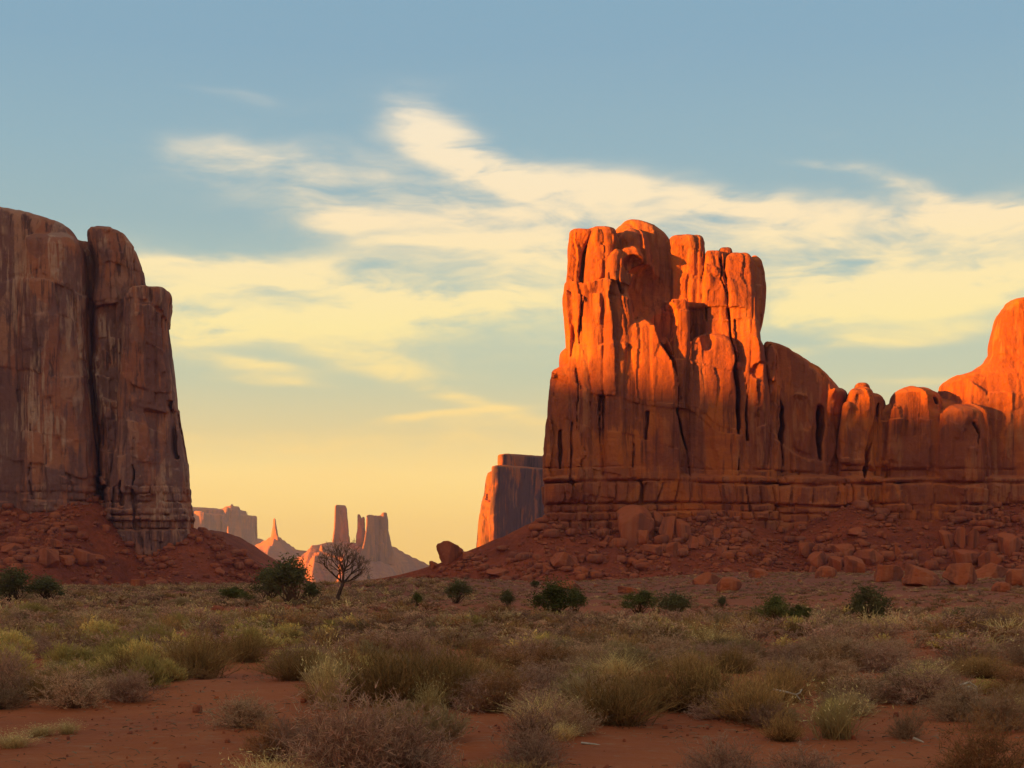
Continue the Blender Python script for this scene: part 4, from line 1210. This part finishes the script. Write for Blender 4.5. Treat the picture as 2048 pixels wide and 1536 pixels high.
def shrub(kind, seed, lod=1.0):
    """about 1 m wide and 1 m tall; returns {'stems': ..., 'foliage': ...}"""
    rng = np.random.default_rng(seed)
    c0, c1 = (np.array(c) for c in PAL[kind])
    wv = 1.0 / math.sqrt(lod)
    N = lambda k: max(6, int(k * lod))
    out = {}
    shape = rng.uniform(.75, 1.15, 8)
    def reach(D):
        ph = (np.arctan2(D[:, 1], D[:, 0]) / (2 * math.pi) % 1) * 8
        i = ph.astype(int) % 8
        return shape[i] * (1 - (ph - ph.astype(int))) + shape[(i + 1) % 8] * (ph - ph.astype(int))
    if kind in ('grey', 'mauve', 'brown'):
        n = N(75)
        D = cone_dirs(n, 5, 82, rng)
        L = rng.uniform(.45, .8, n) * reach(D) * np.where(D[:, 2] > .6, 1.15, .85)
        B = rng.normal(0, .05, (n, 3)) * [1, 1, 0]
        T = B + D * L[:, None]
        T[:, 2] = np.maximum(T[:, 2], .04)
        M = (B + T) / 2 + rng.normal(0, .05, (n, 3)) + [0, 0, .03]
        parts = [ribbons(B, M, T, .013 * wv, c0 * .8, c0, rng)]
        k = 9
        t = rng.uniform(.3, 1, (n, k))
        P = ((1 - t)[..., None] * B[:, None] + t[..., None] * T[:, None] + (4 * t * (1 - t))[..., None] * (M - (B + T) / 2)[:, None]).reshape(-1, 3)
        d = unit(np.repeat(D, k, 0) * .8 + rng.normal(0, .75, (n * k, 3)) + [0, 0, .35])
        L2 = rng.uniform(.12, .3, n * k)
        T2 = P + d * L2[:, None]
        T2[:, 2] = np.maximum(T2[:, 2], .02)
        parts.append(ribbons(P, (P + T2) / 2 + rng.normal(0, .015, P.shape), T2, .0075 * wv, jit(c0, n * k, rng), jit((c0 + c1) / 2, n * k, rng), rng))
        out['stems'] = join(parts)
        k3 = 8
        t = rng.uniform(.25, 1, (n * k, k3, 1))
        P3 = (P[:, None] * (1 - t) + T2[:, None] * t).reshape(-1, 3)
        d3 = unit(np.repeat(d, k3, 0) * .6 + rng.normal(0, .8, (len(P3), 3)) + [0, 0, .3])
        T3 = P3 + d3 * rng.uniform(.04, .13, (len(P3), 1))
        T3[:, 2] = np.maximum(T3[:, 2], .01)
        out['foliage'] = tris(P3, unit(T3 - P3), np.linalg.norm(T3 - P3, axis=1), rng.uniform(.005, .011, len(P3)) * wv, jit(c1, len(P3), rng, .35), rng)
    elif kind in ('rab', 'sage'):
        n = N(130)
        D = cone_dirs(n, 3, 80, rng)
        R = rng.uniform(.72, 1.0, n) * reach(D)
        T = D * (R * .62)[:, None] * [1, 1, 1.3]
        T[:, 2] = np.maximum(T[:, 2], .1)
        B = rng.normal(0, .045, (n, 3)) * [1, 1, 0]
        M = (B + T) / 2 + D * [.06, .06, 0]
        out['stems'] = ribbons(B, M, B + (T - B) * .8, .014 * wv, c0 * .8, (c0 + c1) / 2, rng)
        k = 26
        t = rng.uniform(.42, 1.05, (n, k))
        P = ((1 - t) ** 2)[..., None] * B[:, None] + (2 * t * (1 - t))[..., None] * (M + D * .04)[:, None] + (t * t)[..., None] * T[:, None]
        P = (P + rng.normal(0, .028, P.shape)).reshape(-1, 3)
        d = unit(np.repeat(D, k, 0) * .7 + rng.normal(0, .45, P.shape) + [0, 0, .7])
        cc = jit(c1, len(P), rng, .22)
        tt = np.clip((t.reshape(-1, 1) - .42) / .5, 0, 1)
        cc = cc * tt + (1 - tt) * (c0 * .6 + c1 * .4)
        out['foliage'] = tris(P, d, rng.uniform(.06, .13, len(P)), rng.uniform(.010, .018, len(P)) * wv, cc, rng)
    elif kind == 'olive':
        n = N(560)
        D = cone_dirs(n, 2, 66, rng)
        B = rng.normal(0, .14, (n, 3)) * [1, 1, 0]
        L = rng.uniform(.55, 1.0, n) * reach(D)
        T = B + D * L[:, None] * [.85, .85, 1]
        M = (B + T) / 2 + D * [.06, .06, 0] + rng.normal(0, .02, (n, 3))
        out['stems'] = ribbons(B, M, T, .009 * wv, c0 * .7, jit(c1, n, rng, .4), rng)
        k = 9
        t = rng.uniform(.3, 1, (n, k, 1))
        P = (B[:, None] * (1 - t) + T[:, None] * t + 4 * t * (1 - t) * (M - (B + T) / 2)[:, None]).reshape(-1, 3)
        d = unit(np.repeat(D, k, 0) + rng.normal(0, .5, P.shape) + [0, 0, .35])
        out['foliage'] = tris(P, d, rng.uniform(.05, .16, len(P)), rng.uniform(.005, .009, len(P)) * wv, jit(c1, len(P), rng, .45), rng)
    elif kind == 'straw':
        n = N(420)
        D = cone_dirs(n, 0, 48, rng)
        B = rng.normal(0, .13, (n, 3)) * [1, 1, 0]
        L = rng.uniform(.5, 1.05, n)
        M = B + D * (L * .55)[:, None]
        T = M + unit(D * [1.5, 1.5, .7] + rng.normal(0, .25, (n, 3))) * (L * .5)[:, None]
        T[:, 2] = np.maximum(T[:, 2], .05)
        out['stems'] = ribbons(B, M, T, .009 * wv, jit(c0, n, rng), jit(c1, n, rng), rng)
        P = T[rng.integers(0, n, N(300))]
        out['foliage'] = tris(P, unit(rng.normal(0, 1, P.shape) + [0, 0, .6]), rng.uniform(.04, .09, len(P)), .014 * wv, jit(c1, len(P), rng), rng)
    else:       # green, juniper: leafy clumps on a few limbs
        ncl = 40
        D = cone_dirs(ncl, 0, 100, rng)
        R = rng.uniform(.35, .95, ncl) * reach(D)
        Cn = np.array([0, 0, .40]) + D * R[:, None] * [.48, .48, .52] + rng.normal(0, .05, (ncl, 3))
        Cn[:, 2] = np.maximum(Cn[:, 2], .1)
        B = rng.normal(0, .05, (ncl, 3)) * [1, 1, 0]
        M = (B + Cn) / 2 + rng.normal(0, .05, Cn.shape)
        out['stems'] = ribbons(B, M, Cn, .022, c0, c0, rng)
        k = N(95)
        P = (Cn[:, None] + rng.normal(0, 1, (ncl, k, 3)) * rng.uniform(.03, .11, (ncl, 1, 1))).reshape(-1, 3)
        P[:, 2] = np.maximum(P[:, 2], .02)
        d = unit(rng.normal(0, 1, P.shape) + [0, 0, .5])
        cc = np.repeat(jit(c1, ncl, rng, .3), k, 0) * (1 + rng.uniform(-.25, .25, (ncl * k, 1)))
        out['foliage'] = tris(P, d, rng.uniform(.035, .075, len(P)), rng.uniform(.018, .035, len(P)) * wv, cc, rng)
    return out


PROTO = {}
for kind, cnt in (('grey', 3), ('mauve', 2), ('brown', 2), ('rab', 3), ('sage', 2), ('olive', 3), ('straw', 2), ('green', 3), ('juniper', 2)):
    for i in range(cnt):
        ms = {}
        for part, (v, f, c) in shrub(kind, 700 + 13 * i + len(kind) * 7).items():
            o = mesh_from(part, v, f, M_stem if part == 'stems' else M_leaf, attr=np.concatenate([c, np.ones((len(c), 1))], 1))
            ms[part] = o.data
            bpy.data.objects.remove(o)
        PROTO[kind, i] = ms


def plant(kind, var, x, y, z, w, h, rz, label, name='shrub', cat='shrub', group=None):
    t = thing(name, label, cat, (x, y, z - .02 * h), group)
    t.scale = (w, w, h)
    t.rotation_euler = (0, 0, rz)
    for part, me in PROTO[kind, var].items():
        o = bpy.data.objects.new(part, me)
        o.parent = t
        C.objects.link(o)
    return t


placed = []


def at(kind, px, py, w, h, label, name='shrub', cat='shrub', group=None, var=None, grow=1.0):
    """px, py: middle of the foot of the plant; w, h its size in photo pixels"""
    x, y, z = hit(px, py)
    placed.append((x, y, w / F * y / 2))
    nvar = sum(1 for q in PROTO if q[0] == kind)
    v = len(placed) % nvar if var is None else var
    return plant(kind, v, x, y, z, w / F * y * grow, h / F * y * grow, len(placed) * 1.7, label, name, cat, group)


G1 = 'shrubs of the near scrub'
NEAR = [
    ('rab', 297, 1378, 98, 88, 'bright pale green dome shaped bush standing on bare red sand'),
    ('rab', 122, 1345, 78, 72, 'yellow green bush with a brown twiggy base left of the bright dome shaped bush'),
    ('olive', 395, 1356, 130, 100, 'wide dark olive bush touching the right side of the bright pale green bush'),
    ('olive', 495, 1324, 80, 60, 'low dark olive bush with dry white twigs at its foot'),
    ('rab', 500, 1300, 60, 55, 'thin yellow green bush rising behind the low dark olive bush'),
    ('grey', 148, 1416, 118, 90, 'grey brown twiggy bush in front of the yellow green one'),
    ('mauve', 262, 1404, 96, 70, 'dark grey twiggy bush in front of the bright dome shaped bush'),
    ('grey', 215, 1398, 60, 56, 'small grey twiggy bush between two bigger grey ones'),
    ('mauve', 12, 1400, 90, 110, 'large grey bush cut by the left edge of the picture'),
    ('brown', 56, 1396, 50, 44, 'small dark brown bush beside the large grey one at the left edge'),
    ('grey', 478, 1456, 112, 72, 'sparse dry bush alone in the middle of the bare sand'),
    ('brown', 542, 1518, 90, 84, 'dark brown bush at the left foot of the large grey thicket'),
    ('mauve', 690, 1560, 210, 190, 'large grey twiggy bush at the front, left half of the grey thicket'),
    ('mauve', 800, 1552, 180, 160, 'large mauve grey bush at the front, right half of the grey thicket'),
    ('straw', 658, 1420, 70, 140, 'tall golden dry stalks behind the grey thicket'),
    ('brown', 695, 1364, 90, 80, 'dark bush close behind the tall golden stalks'),
    ('olive', 790, 1412, 190, 130, 'big olive brown broom like bush left of its twin behind the thicket'),
    ('olive', 905, 1412, 170, 130, 'big olive brown broom like bush right of its twin with straw stalks in front'),
    ('sage', 885, 1484, 110, 92, 'greyish yellow leafy bush on the sand right of the thicket'),
    ('straw', 860, 1440, 60, 90, 'thin straw stalks between the twin olive bushes and the greyish yellow bush'),
    ('brown', 1005, 1424, 120, 90, 'reddish brown bush over dark ground right of the twin olive bushes'),
    ('rab', 1150, 1384, 104, 58, 'low bright lime green bush in the middle of the scrub'),
    ('mauve', 1066, 1510, 120, 110, 'grey twiggy bush right of the bare sand gap at the front'),
    ('straw', 1085, 1452, 130, 70, 'patch of tan dry grass behind the front grey bush'),
    ('grey', 1140, 1470, 100, 90, 'loose brown twigs between the front grey bush and the dark olive mass'),
    ('olive', 1225, 1448, 170, 110, 'dark olive bush beside the lime green one at the edge of the orange sand'),
    ('olive', 1310, 1420, 120, 100, 'olive bush joining the dark one and the yellow olive one'),
    ('olive', 1400, 1425, 170, 120, 'tall yellow olive bush with bright tips above the orange sand'),
    ('olive', 1508, 1444, 140, 100, 'dark olive bush carrying a piece of bleached branch'),
    ('olive', 1566, 1482, 70, 60, 'small dark olive bush alone on the sand in front of the olive row'),
    ('straw', 1672, 1478, 120, 110, 'yellowish dry bush with pale roots on the sand'),
    ('rab', 1660, 1450, 70, 60, 'small yellowish bush behind the one with pale roots'),
    ('grey', 1812, 1478, 60, 64, 'small sparse bush beside a fallen stick'),
    ('mauve', 1450, 1562, 140, 100, 'mauve grey twigs at the bottom edge left of the other grey clump'),
    ('mauve', 1605, 1572, 140, 80, 'low grey clump at the bottom edge of the picture'),
    ('brown', 1965, 1566, 170, 150, 'big brownish bush in the bottom right corner'),
    ('grey', 2012, 1462, 120, 110, 'grey bush at the right edge above the big brownish one'),
    ('grey', 1930, 1440, 120, 90, 'grey bush holding curved bleached branches'),
    ('mauve', 1835, 1408, 160, 80, 'wide grey mauve bush left of the bleached branches'),
    ('grey', 1720, 1404, 120, 76, 'grey bush behind the yellowish one with pale roots'),
    ('olive', 1010, 1580, 190, 60, 'low olive green bush cut by the bottom edge in the middle'),
    ('olive', 1560, 1404, 110, 80, 'olive bush behind the bleached branch'),
    ('brown', 2030, 1390, 100, 60, 'brown bush at the right edge behind the grey one'),
    ('rab', 240, 1308, 52, 40, 'small yellow bush on a patch of sand, left of two larger pale ones'),
    ('rab', 312, 1296, 80, 56, 'rounded yellow green bush behind the bright dome shaped one'),
    ('rab', 360, 1258, 52, 40, 'yellowish round bush farther back with a shaded base'),
    ('rab', 200, 1276, 76, 40, 'wide yellow green bush behind the yellow bush on sand'),
    ('rab', 62, 1236, 110, 34, 'long low yellow bush near the left edge'),
    ('rab', 296, 1246, 50, 28, 'small pale bush behind the yellowish round one'),
    ('rab', 655, 1264, 52, 30, 'pale yellow bush alone in front of the leafless tree'),
    ('rab', 1128, 1304, 66, 34, 'low pale green bush in the middle distance behind the lime green one'),
    ('rab', 1165, 1310, 40, 22, 'tiny yellowish bush right of the low pale green one'),
    ('rab', 1845, 1338, 60, 22, 'flat bright yellow bush right of centre in the far scrub'),
    ('rab', 1395, 1336, 100, 40, 'pale yellowish bush behind the tall yellow olive one'),
    ('sage', 360, 1212, 60, 22, 'whitish round bush at the foot of the left talus'),
    ('olive', 600, 1360, 130, 70, 'olive brown bush left of the dark one behind the golden stalks'),
]
for kind, px, py, w, h, lab in NEAR:
    at(kind, px, py, w, h, lab, group=G1, grow=1.08)

G2 = 'dark green bushes along the foot of the slope'
FARB = [
    ('juniper', 582, 1208, 100, 82, 'tallest dark bush of the plain, left of the leafless tree'),
    ('juniper', 535, 1206, 66, 56, 'greyer bush joined to the left side of the tallest dark bush'),
    ('juniper', 620, 1207, 36, 34, 'low dark bush at the right foot of the tallest dark bush'),
    ('juniper', 30, 1206, 90, 56, 'dark bush at the left edge under the talus'),
    ('juniper', 95, 1205, 76, 46, 'dark bush right of the one at the left edge'),
    ('green', 468, 1206, 64, 28, 'low green bush left of the tallest dark bush'),
    ('juniper', 913, 1207, 56, 40, 'dark bush on the red slope right of the leafless tree'),
    ('green', 834, 1215, 24, 24, 'tiny dark bush between the leafless tree and the dark bush on the slope'),
    ('juniper', 1017, 1221, 30, 36, 'narrow dark bush left of the biggest green bush'),
    ('green', 1110, 1236, 100, 62, 'biggest rounded green bush under the sunlit butte'),
    ('green', 1150, 1230, 40, 44, 'side clump leaning out right of the biggest green bush'),
    ('green', 1278, 1227, 64, 40, 'deep green square bush left of a grey green one'),
    ('juniper', 1352, 1242, 72, 50, 'grey green bush right of the deep green square one'),
    ('green', 1550, 1254, 64, 50, 'dark green bush, left and taller one of a pair'),
    ('green', 1598, 1257, 52, 42, 'lower green bush, right one of a pair'),
    ('juniper', 1735, 1252, 80, 64, 'tall dark bush of two lobes before the boulder heap'),
    ('green', 1921, 1260, 44, 34, 'small deep green bush nearest the right edge'),
    ('green', 1071, 1177, 16, 14, 'tiny bush high on the slope above the biggest green bush'),
    ('juniper', 1445, 1218, 20, 22, 'tiny grey bush on the red earth before the rounded boulder'),
    ('brown', 1415, 1240, 60, 24, 'low rusty brown bush right of the grey green one'),
    ('brown', 1003, 1231, 70, 20, 'flat brown bush below the narrow dark bush'),
    ('mauve', 1985, 1262, 80, 46, 'pale grey leafless bush at the right beside the small deep green one'),
]
for kind, px, py, w, h, lab in FARB:
    at(kind, px, py, w, h, lab, group=G2, name='bush', cat='bush', grow=1.25)

for px, py, w, h, lab in ((25, 1496, 90, 34, 'clump of yellow straw grass cut by the left edge on bare sand'), (80, 1474, 70, 26, 'clump of yellow straw grass in the middle of three on bare sand'),
                          (135, 1468, 50, 30, 'clump of yellow straw grass farthest right of three on bare sand')):
    at('straw', px, py, w, h, lab, name='grass_tuft', cat='grass tuft', group='straw grass clumps', grow=1.1)


# ------------------------------------------------------------------ leafless tree
def tube_rings(paths):
    """list of (points, radii) -> one mesh of tapered five-sided tubes"""
    V, Fc, b = [], [], 0
    for pts, rad in paths:
        pts = np.asarray(pts, float)
        n = len(pts)
        tan = np.gradient(pts, axis=0)
        a = unit(np.cross(tan, [.31, .2, .93]))
        c = unit(np.cross(tan, a))
        ang = np.linspace(0, 2 * math.pi, 6)[:-1]
        ring = pts[:, None] + (a[:, None] * np.cos(ang)[None, :, None] + c[:, None] * np.sin(ang)[None, :, None]) * np.asarray(rad)[:, None, None]
        V.append(ring.reshape(-1, 3))
        for i in range(n - 1):
            for j in range(5):
                p, q = b + i * 5 + j, b + i * 5 + (j + 1) % 5
                Fc.append((p, q, q + 5)); Fc.append((p, q + 5, p + 5))
        b += 5 * n
    return np.concatenate(V), np.array(Fc)


def bark(name, c0, c1):
    m, k, b = new_mat(name)
    P = k.n('ShaderNodeTexCoord').outputs['Object']
    k.put(b.inputs['Base Color'], k.mix(k.step(k.noise(k.map(P, sc=(9, 9, 2)), 1.0, 5, .65), .35, .65), c0, c1))
    bp = k.n('ShaderNodeBump')
    bp.inputs['Strength'].default_value = .5
    bp.inputs['Distance'].default_value = .03
    k.put(bp.inputs['Height'], k.noise(k.map(P, sc=(14, 14, 3)), 1.0, 4))
    k.put(b.inputs['Normal'], bp.outputs[0])
    return m


M_bark = bark('dark_bark', (.07, .035, .022), (.13, .07, .045))
M_bleached = bark('bleached_wood', (.45, .32, .21), (.60, .45, .31))


def dead_tree():
    x0, y0, z0 = hit(674, 1211)
    s = y0 / F
    rng = np.random.default_rng(8)
    t = thing('dead_tree', 'leafless dark tree with a fan shaped crown of bare twigs standing in the scrub', 'tree', (x0, y0, z0))
    p = lambda px, py, dy=0: np.array([(px - 674) * s, dy, (1211 - py) * s])
    trunk = [p(674, 1214), p(675, 1204), p(676, 1192), p(680, 1182), p(684, 1174), p(686, 1166)]
    rad = np.array([5.2, 4.4, 4.0, 3.9, 3.8, 3.4]) * s
    v, f = tube_rings([(trunk, rad), ([p(676, 1192), p(681, 1188, .1), p(683, 1180, .1)], np.array([2, 1.5, 1]) * s)])
    mesh_from('trunk', v, f, M_bark, t, smooth=True)
    limbs, twigs = [], []
    def grow(a, d, L, r, lev):
        n = 4
        pts, q, dd = [a], a, d
        for i in range(n):
            dd = unit(dd + rng.normal(0, .16, 3) + np.array([0, 0, .05]))
            q = q + dd * L / n
            pts.append(q)
        (limbs if lev < 3 else twigs).append((pts, np.linspace(r, r * .5, n + 1)))
        if lev < 6:
            for _ in range(3):
                i = rng.integers(2, n + 1)
                nd = unit(dd + rng.normal(0, .55, 3) * [1, .9, .7] + np.array([0, 0, .12]))
                grow(pts[i], nd, L * rng.uniform(.58, .82), r * .62, lev + 1)
    top = p(686, 1166)
    for (px, py, dy, r) in ((670, 1138, .2, 2.4), (690, 1134, -.2, 2.6), (706, 1142, .3, 2.4), (661, 1150, -.4, 2.0), (714, 1153, -.3, 2.0), (684, 1134, .7, 2.0), (700, 1134, -.7, 2.0)):
        e = p(px, py, dy)
        grow(top + (e - top) * .02, unit(e - top), np.linalg.norm(e - top) * 1.0, r * s, 1)
    v, f = tube_rings(limbs)
    mesh_from('limbs', v, f, M_bark, t, smooth=True)
    P0 = np.array([q[0][0] for q in twigs]); P1 = np.array([q[0][2] for q in twigs]); P2 = np.array([q[0][-1] for q in twigs])
    v, f, c = ribbons(P0, P1, P2, np.array([max(2.4 * q[1][0], .013) for q in twigs]), (.13, .07, .045), (.20, .12, .075), rng)
    mesh_from('twigs', v, f, M_stem, t, attr=np.concatenate([c, np.ones((len(c), 1))], 1))
    placed.append((x0, y0, .6))


dead_tree()


def driftwood(px, py, paths, label, size=1.0):
    x, y, z = hit(px, py)
    s = y / F
    v, f = tube_rings([([np.array([(a - px) * s, dy, (py - b_) * s]) for a, b_, dy in pts], np.linspace(r, r * .45, len(pts))) for pts, r in paths])
    o = mesh_from('branch', v, f, M_bleached, smooth=True)
    o.location = (x, y, z)
    tag(o, label, 'branch')


driftwood(1530, 1432, [([(1512, 1412, 0), (1524, 1402, -.1), (1536, 1404, 0), (1538, 1414, .1), (1528, 1420, 0)], .03), ([(1524, 1402, -.1), (1532, 1394, 0), (1540, 1404, .1)], .022), ([(1536, 1424, 0), (1534, 1414, 0), (1520, 1408, 0)], .02)],
          'short bleached forked branch caught in a dark olive bush')
driftwood(1945, 1432, [([(1908, 1400, 0), (1924, 1382, 0), (1940, 1374, 0), (1954, 1382, .1), (1958, 1396, .1)], .035), ([(1914, 1394, .1), (1930, 1384, 0), (1952, 1378, 0)], .025), ([(1920, 1372, 0), (1938, 1366, 0), (1956, 1376, .1), (1959, 1400, .1)], .025), ([(1904, 1380, 0), (1922, 1378, .1), (1944, 1380, 0)], .02)],
          'curved bleached branches piled in the grey bush on the right')
driftwood(1215, 1490, [([(1162, 1486, 0), (1190, 1489, 0), (1218, 1495, 0), (1222, 1499, 0)], .016)], 'straight pale stick lying on the sand near the bottom centre')
driftwood(1845, 1486, [([(1826, 1478, 0), (1842, 1484, 0), (1860, 1495, 0)], .02)], 'white stick lying beside the small sparse bush')
driftwood(1000, 1352, [([(985, 1340, 0), (992, 1328, 0), (1005, 1330, 0), (1026, 1336, 0)], .022), ([(992, 1328, 0), (998, 1336, 0), (1000, 1346, 0)], .016), ([(992, 1328, 0), (1004, 1334, .1), (1008, 1344, 0)], .014)],
          'spread of white twigs arching over the scrub in the middle')
driftwood(1600, 1415, [([(1546, 1380, 0), (1570, 1384, 0), (1592, 1390, 0), (1602, 1402, 0)], .02), ([(1592, 1390, 0), (1600, 1386, 0), (1606, 1380, .1)], .016)], 'long pale branch reaching left out of the olive bushes')


# ------------------------------------------------------------------ the rest of the scrub
SAND = [  # bare patches, photo pixels
    [(-60, 1420), (100, 1420), (230, 1418), (330, 1375), (430, 1360), (560, 1352), (620, 1380), (590, 1440), (560, 1480), (500, 1540), (480, 1640), (-60, 1640)],
    [(40, 1318), (95, 1316), (100, 1362), (60, 1372), (30, 1345)], [(480, 1322), (560, 1320), (575, 1350), (440, 1358)], [(845, 1500), (990, 1462), (1030, 1500), (1000, 1540), (850, 1545)],
    [(1130, 1500), (1250, 1450), (1480, 1440), (1640, 1492), (1800, 1470), (1890, 1455), (1880, 1560), (1700, 1640), (1110, 1640)], [(1570, 1440), (1900, 1430), (1900, 1500), (1600, 1500)],
    [(1660, 1355), (1720, 1350), (1730, 1376), (1668, 1384)], [(1020, 1340), (1090, 1325), (1080, 1350), (1025, 1365)], [(1165, 1210), (1260, 1222), (1420, 1236), (1400, 1246), (1160, 1232)],
    [(640, 1440), (600, 1470), (560, 1430), (590, 1400)]]


def in_poly(px, py, poly):
    c = np.zeros(px.shape, bool)
    n = len(poly)
    for i in range(n):
        x1, y1 = poly[i]
        x2, y2 = poly[(i + 1) % n]
        c ^= ((y1 > py) != (y2 > py)) & (px < (x2 - x1) * (py - y1) / (y2 - y1 + 1e-9) + x1)
    return c


def scrub():
    rng = np.random.default_rng(21)
    pts = []
    for y0, y1, dens in ((9, 30, .55), (30, 60, .75), (60, 110, .75), (110, 190, .55), (190, 345, .30)):
        a = .36 * (y1 * y1 - y0 * y0)
        n = int(a * dens)
        y = np.sqrt(rng.uniform(y0 * y0, y1 * y1, n))
        x = rng.uniform(-.36, .36, n) * y
        pts.append(np.stack([x, y], 1))
    P = np.concatenate(pts)
    x, y = P.T
    z = ground_z(x, y)
    px, py = 1024 + F * x / y, HY + F * (CAMZ - z) / y
    keep = np.ones(len(P), bool)
    for poly in SAND:
        keep &= ~in_poly(px, py, poly)
    ta = np.maximum(talus_r(x, y), talus_l(x, y)) - z
    keep &= ta < .4
    clear = vnoise(x / 6, y / 6, seed=71, oct=2)
    keep &= clear > np.where(y < 40, -.35, -.55)
    # the right hand slope is mostly bare red earth with small tufts
    bare = np.clip((x - (-16) - .0 * y) / 14, 0, 1) * np.clip((y - 78) / 14, 0, 1)
    small = rng.random(len(P)) < bare
    keep &= ~(small & (rng.random(len(P)) < .12))
    for (qx, qy, qr) in placed:
        keep &= ((x - qx) ** 2 + ((y - qy)) ** 2) > (qr * .8) ** 2
    x, y, z, small, px = x[keep], y[keep], z[keep], small[keep], px[keep]
    o = np.argsort(y)
    x, y, z, small, px = x[o], y[o], z[o], small[o], px[o]
    m = vnoise(x / 9, y / 9, seed=72, oct=2)
    u = rng.random(len(x))
    kinds = np.where(u < .30, 'grey', np.where(u < .52, 'mauve', np.where(u < .72, 'sage', np.where(u < .86, 'olive', np.where(u < .94, 'brown', 'straw')))))
    yel = (m > .25) & (rng.random(len(x)) < np.where(px < 700, .30, .11)) & (y < 120)
    kinds = np.where(yel, 'rab', kinds)
    w = rng.uniform(.65, 1.45, len(x)) * np.where(small, .55, 1) * np.where(y < 34, .72, 1)
    h = w * rng.uniform(.42, .68, len(x)) * np.where(small, .8, 1)
    lab = dict(grey='low grey brown twiggy shrub of the crowded scrub on the plain', mauve='low mauve grey twiggy shrub of the crowded scrub on the plain', sage='low dull green sagebrush of the crowded scrub on the plain',
               olive='low olive brown broom like shrub of the crowded scrub on the plain', brown='low reddish brown shrub of the crowded scrub on the plain', straw='low tuft of pale dry grass amid the crowded scrub on the plain',
               rab='low yellow green shrub of the crowded scrub on the plain')
    ni = 215
    inframe = np.abs(x / y) < .325
    count = 0
    far = []
    for i in range(len(x)):
        if count < ni and inframe[i] and y[i] > 17:
            k = kinds[i]
            nv = sum(1 for q in PROTO if q[0] == k)
            plant(k, i % nv, x[i], y[i], z[i], w[i], h[i], rng.uniform(0, 6.3), lab[k], group=('dry grass tufts' if k == 'straw' else k + ' shrubs').replace('rab', 'yellow green').replace('mauve', 'mauve grey') + ' of the scrub',
                  name='grass_tuft' if k == 'straw' else 'shrub', cat='grass tuft' if k == 'straw' else 'shrub')
            count += 1
        elif y[i] > 17 or not inframe[i]:
            far.append(i)
    L1 = {k: [join(list(shrub(k, 900 + j, .16).values())) for j in range(3)] for k in PAL}
    L2 = {k: [join(list(shrub(k, 950 + j, .05).values())) for j in range(3)] for k in PAL}
    V, Fc, Cc, b = [], [], [], 0
    for i in far:
        v, f, c = (L1 if y[i] < 95 else L2)[kinds[i]][rng.integers(3)]
        a = rng.uniform(0, 6.3)
        q = v * [w[i] * 1.05, w[i] * 1.05, h[i] * 1.05]
        q = np.stack([q[:, 0] * math.cos(a) - q[:, 1] * math.sin(a), q[:, 0] * math.sin(a) + q[:, 1] * math.cos(a), q[:, 2]], 1) + [x[i], y[i], z[i] - .02]
        V.append(q); Fc.append(f + b); Cc.append(c * rng.uniform(.5, 1.35)); b += len(v)
    V, Fc, Cc = np.concatenate(V), np.concatenate(Fc), np.concatenate(Cc)
    print('scrub', len(far), 'far shrubs', len(Fc), 'faces', count, 'single')
    o = mesh_from('scrub', V, Fc, M_leaf, attr=np.concatenate([Cc, np.ones((len(Cc), 1))], 1))
    tag(o, 'dense low desert scrub covering the plain towards the cliffs', 'scrub', kind='stuff')


scrub()


def litter():
    """fallen twigs, dry bits and pebbles lying on the sand"""
    rng = np.random.default_rng(33)
    n = 26000
    y = np.sqrt(rng.uniform(11 ** 2, 60 ** 2, n))
    x = rng.uniform(-.34, .34, n) * y
    keep = rng.random(n) < np.clip(.35 + vnoise(x / 2.2, y / 2.2, seed=81, oct=2), .05, 1)
    x, y = x[keep], y[keep]
    z = ground_z(x, y) + .012
    P = np.stack([x, y, z], 1)
    D = unit(rng.normal(0, 1, P.shape) * [1, 1, .12])
    L = rng.uniform(.03, .16, len(P))
    c = np.where(rng.random((len(P), 1)) < .5, [[.42, .27, .15]], [[.22, .11, .06]])
    a = ribbons(P, P + D * (L * .5)[:, None] + [0, 0, .012], P + D * L[:, None], rng.uniform(.006, .02, len(P)), c * .9, c, rng)
    o = mesh_from('litter', a[0], a[1], M_stem, attr=np.concatenate([a[2], np.ones((len(a[2]), 1))], 1))
    tag(o, 'dry twigs and plant litter strewn over the red sand', 'litter', kind='stuff')


litter()

# ------------------------------------------------------------------ air
def build_haze():
    x0, x1, y0, y1, z0, z1 = -9000, 9000, -9000, 9000, -60.0, 285.0
    V = [(x, y, z) for x in (x0, x1) for y in (y0, y1) for z in (z0, z1)]
    Fc = [(0, 1, 3, 2), (4, 6, 7, 5), (0, 4, 5, 1), (2, 3, 7, 6), (0, 2, 6, 4), (1, 5, 7, 3)]
    m = bpy.data.materials.new('haze')
    m.use_nodes = True
    m.node_tree.nodes.clear()
    k = NT(m.node_tree)
    v = k.n('ShaderNodeVolumePrincipled')
    v.inputs['Color'].default_value = (0.46, 0.56, 1.0, 1)
    v.inputs['Density'].default_value = 0.00005
    v.inputs['Anisotropy'].default_value = 0.0
    o = k.n('ShaderNodeOutputMaterial')
    k.put(o.inputs['Volume'], v.outputs[0])
    tag(mesh_from('haze', V, Fc, m), kind='stuff')


build_haze()
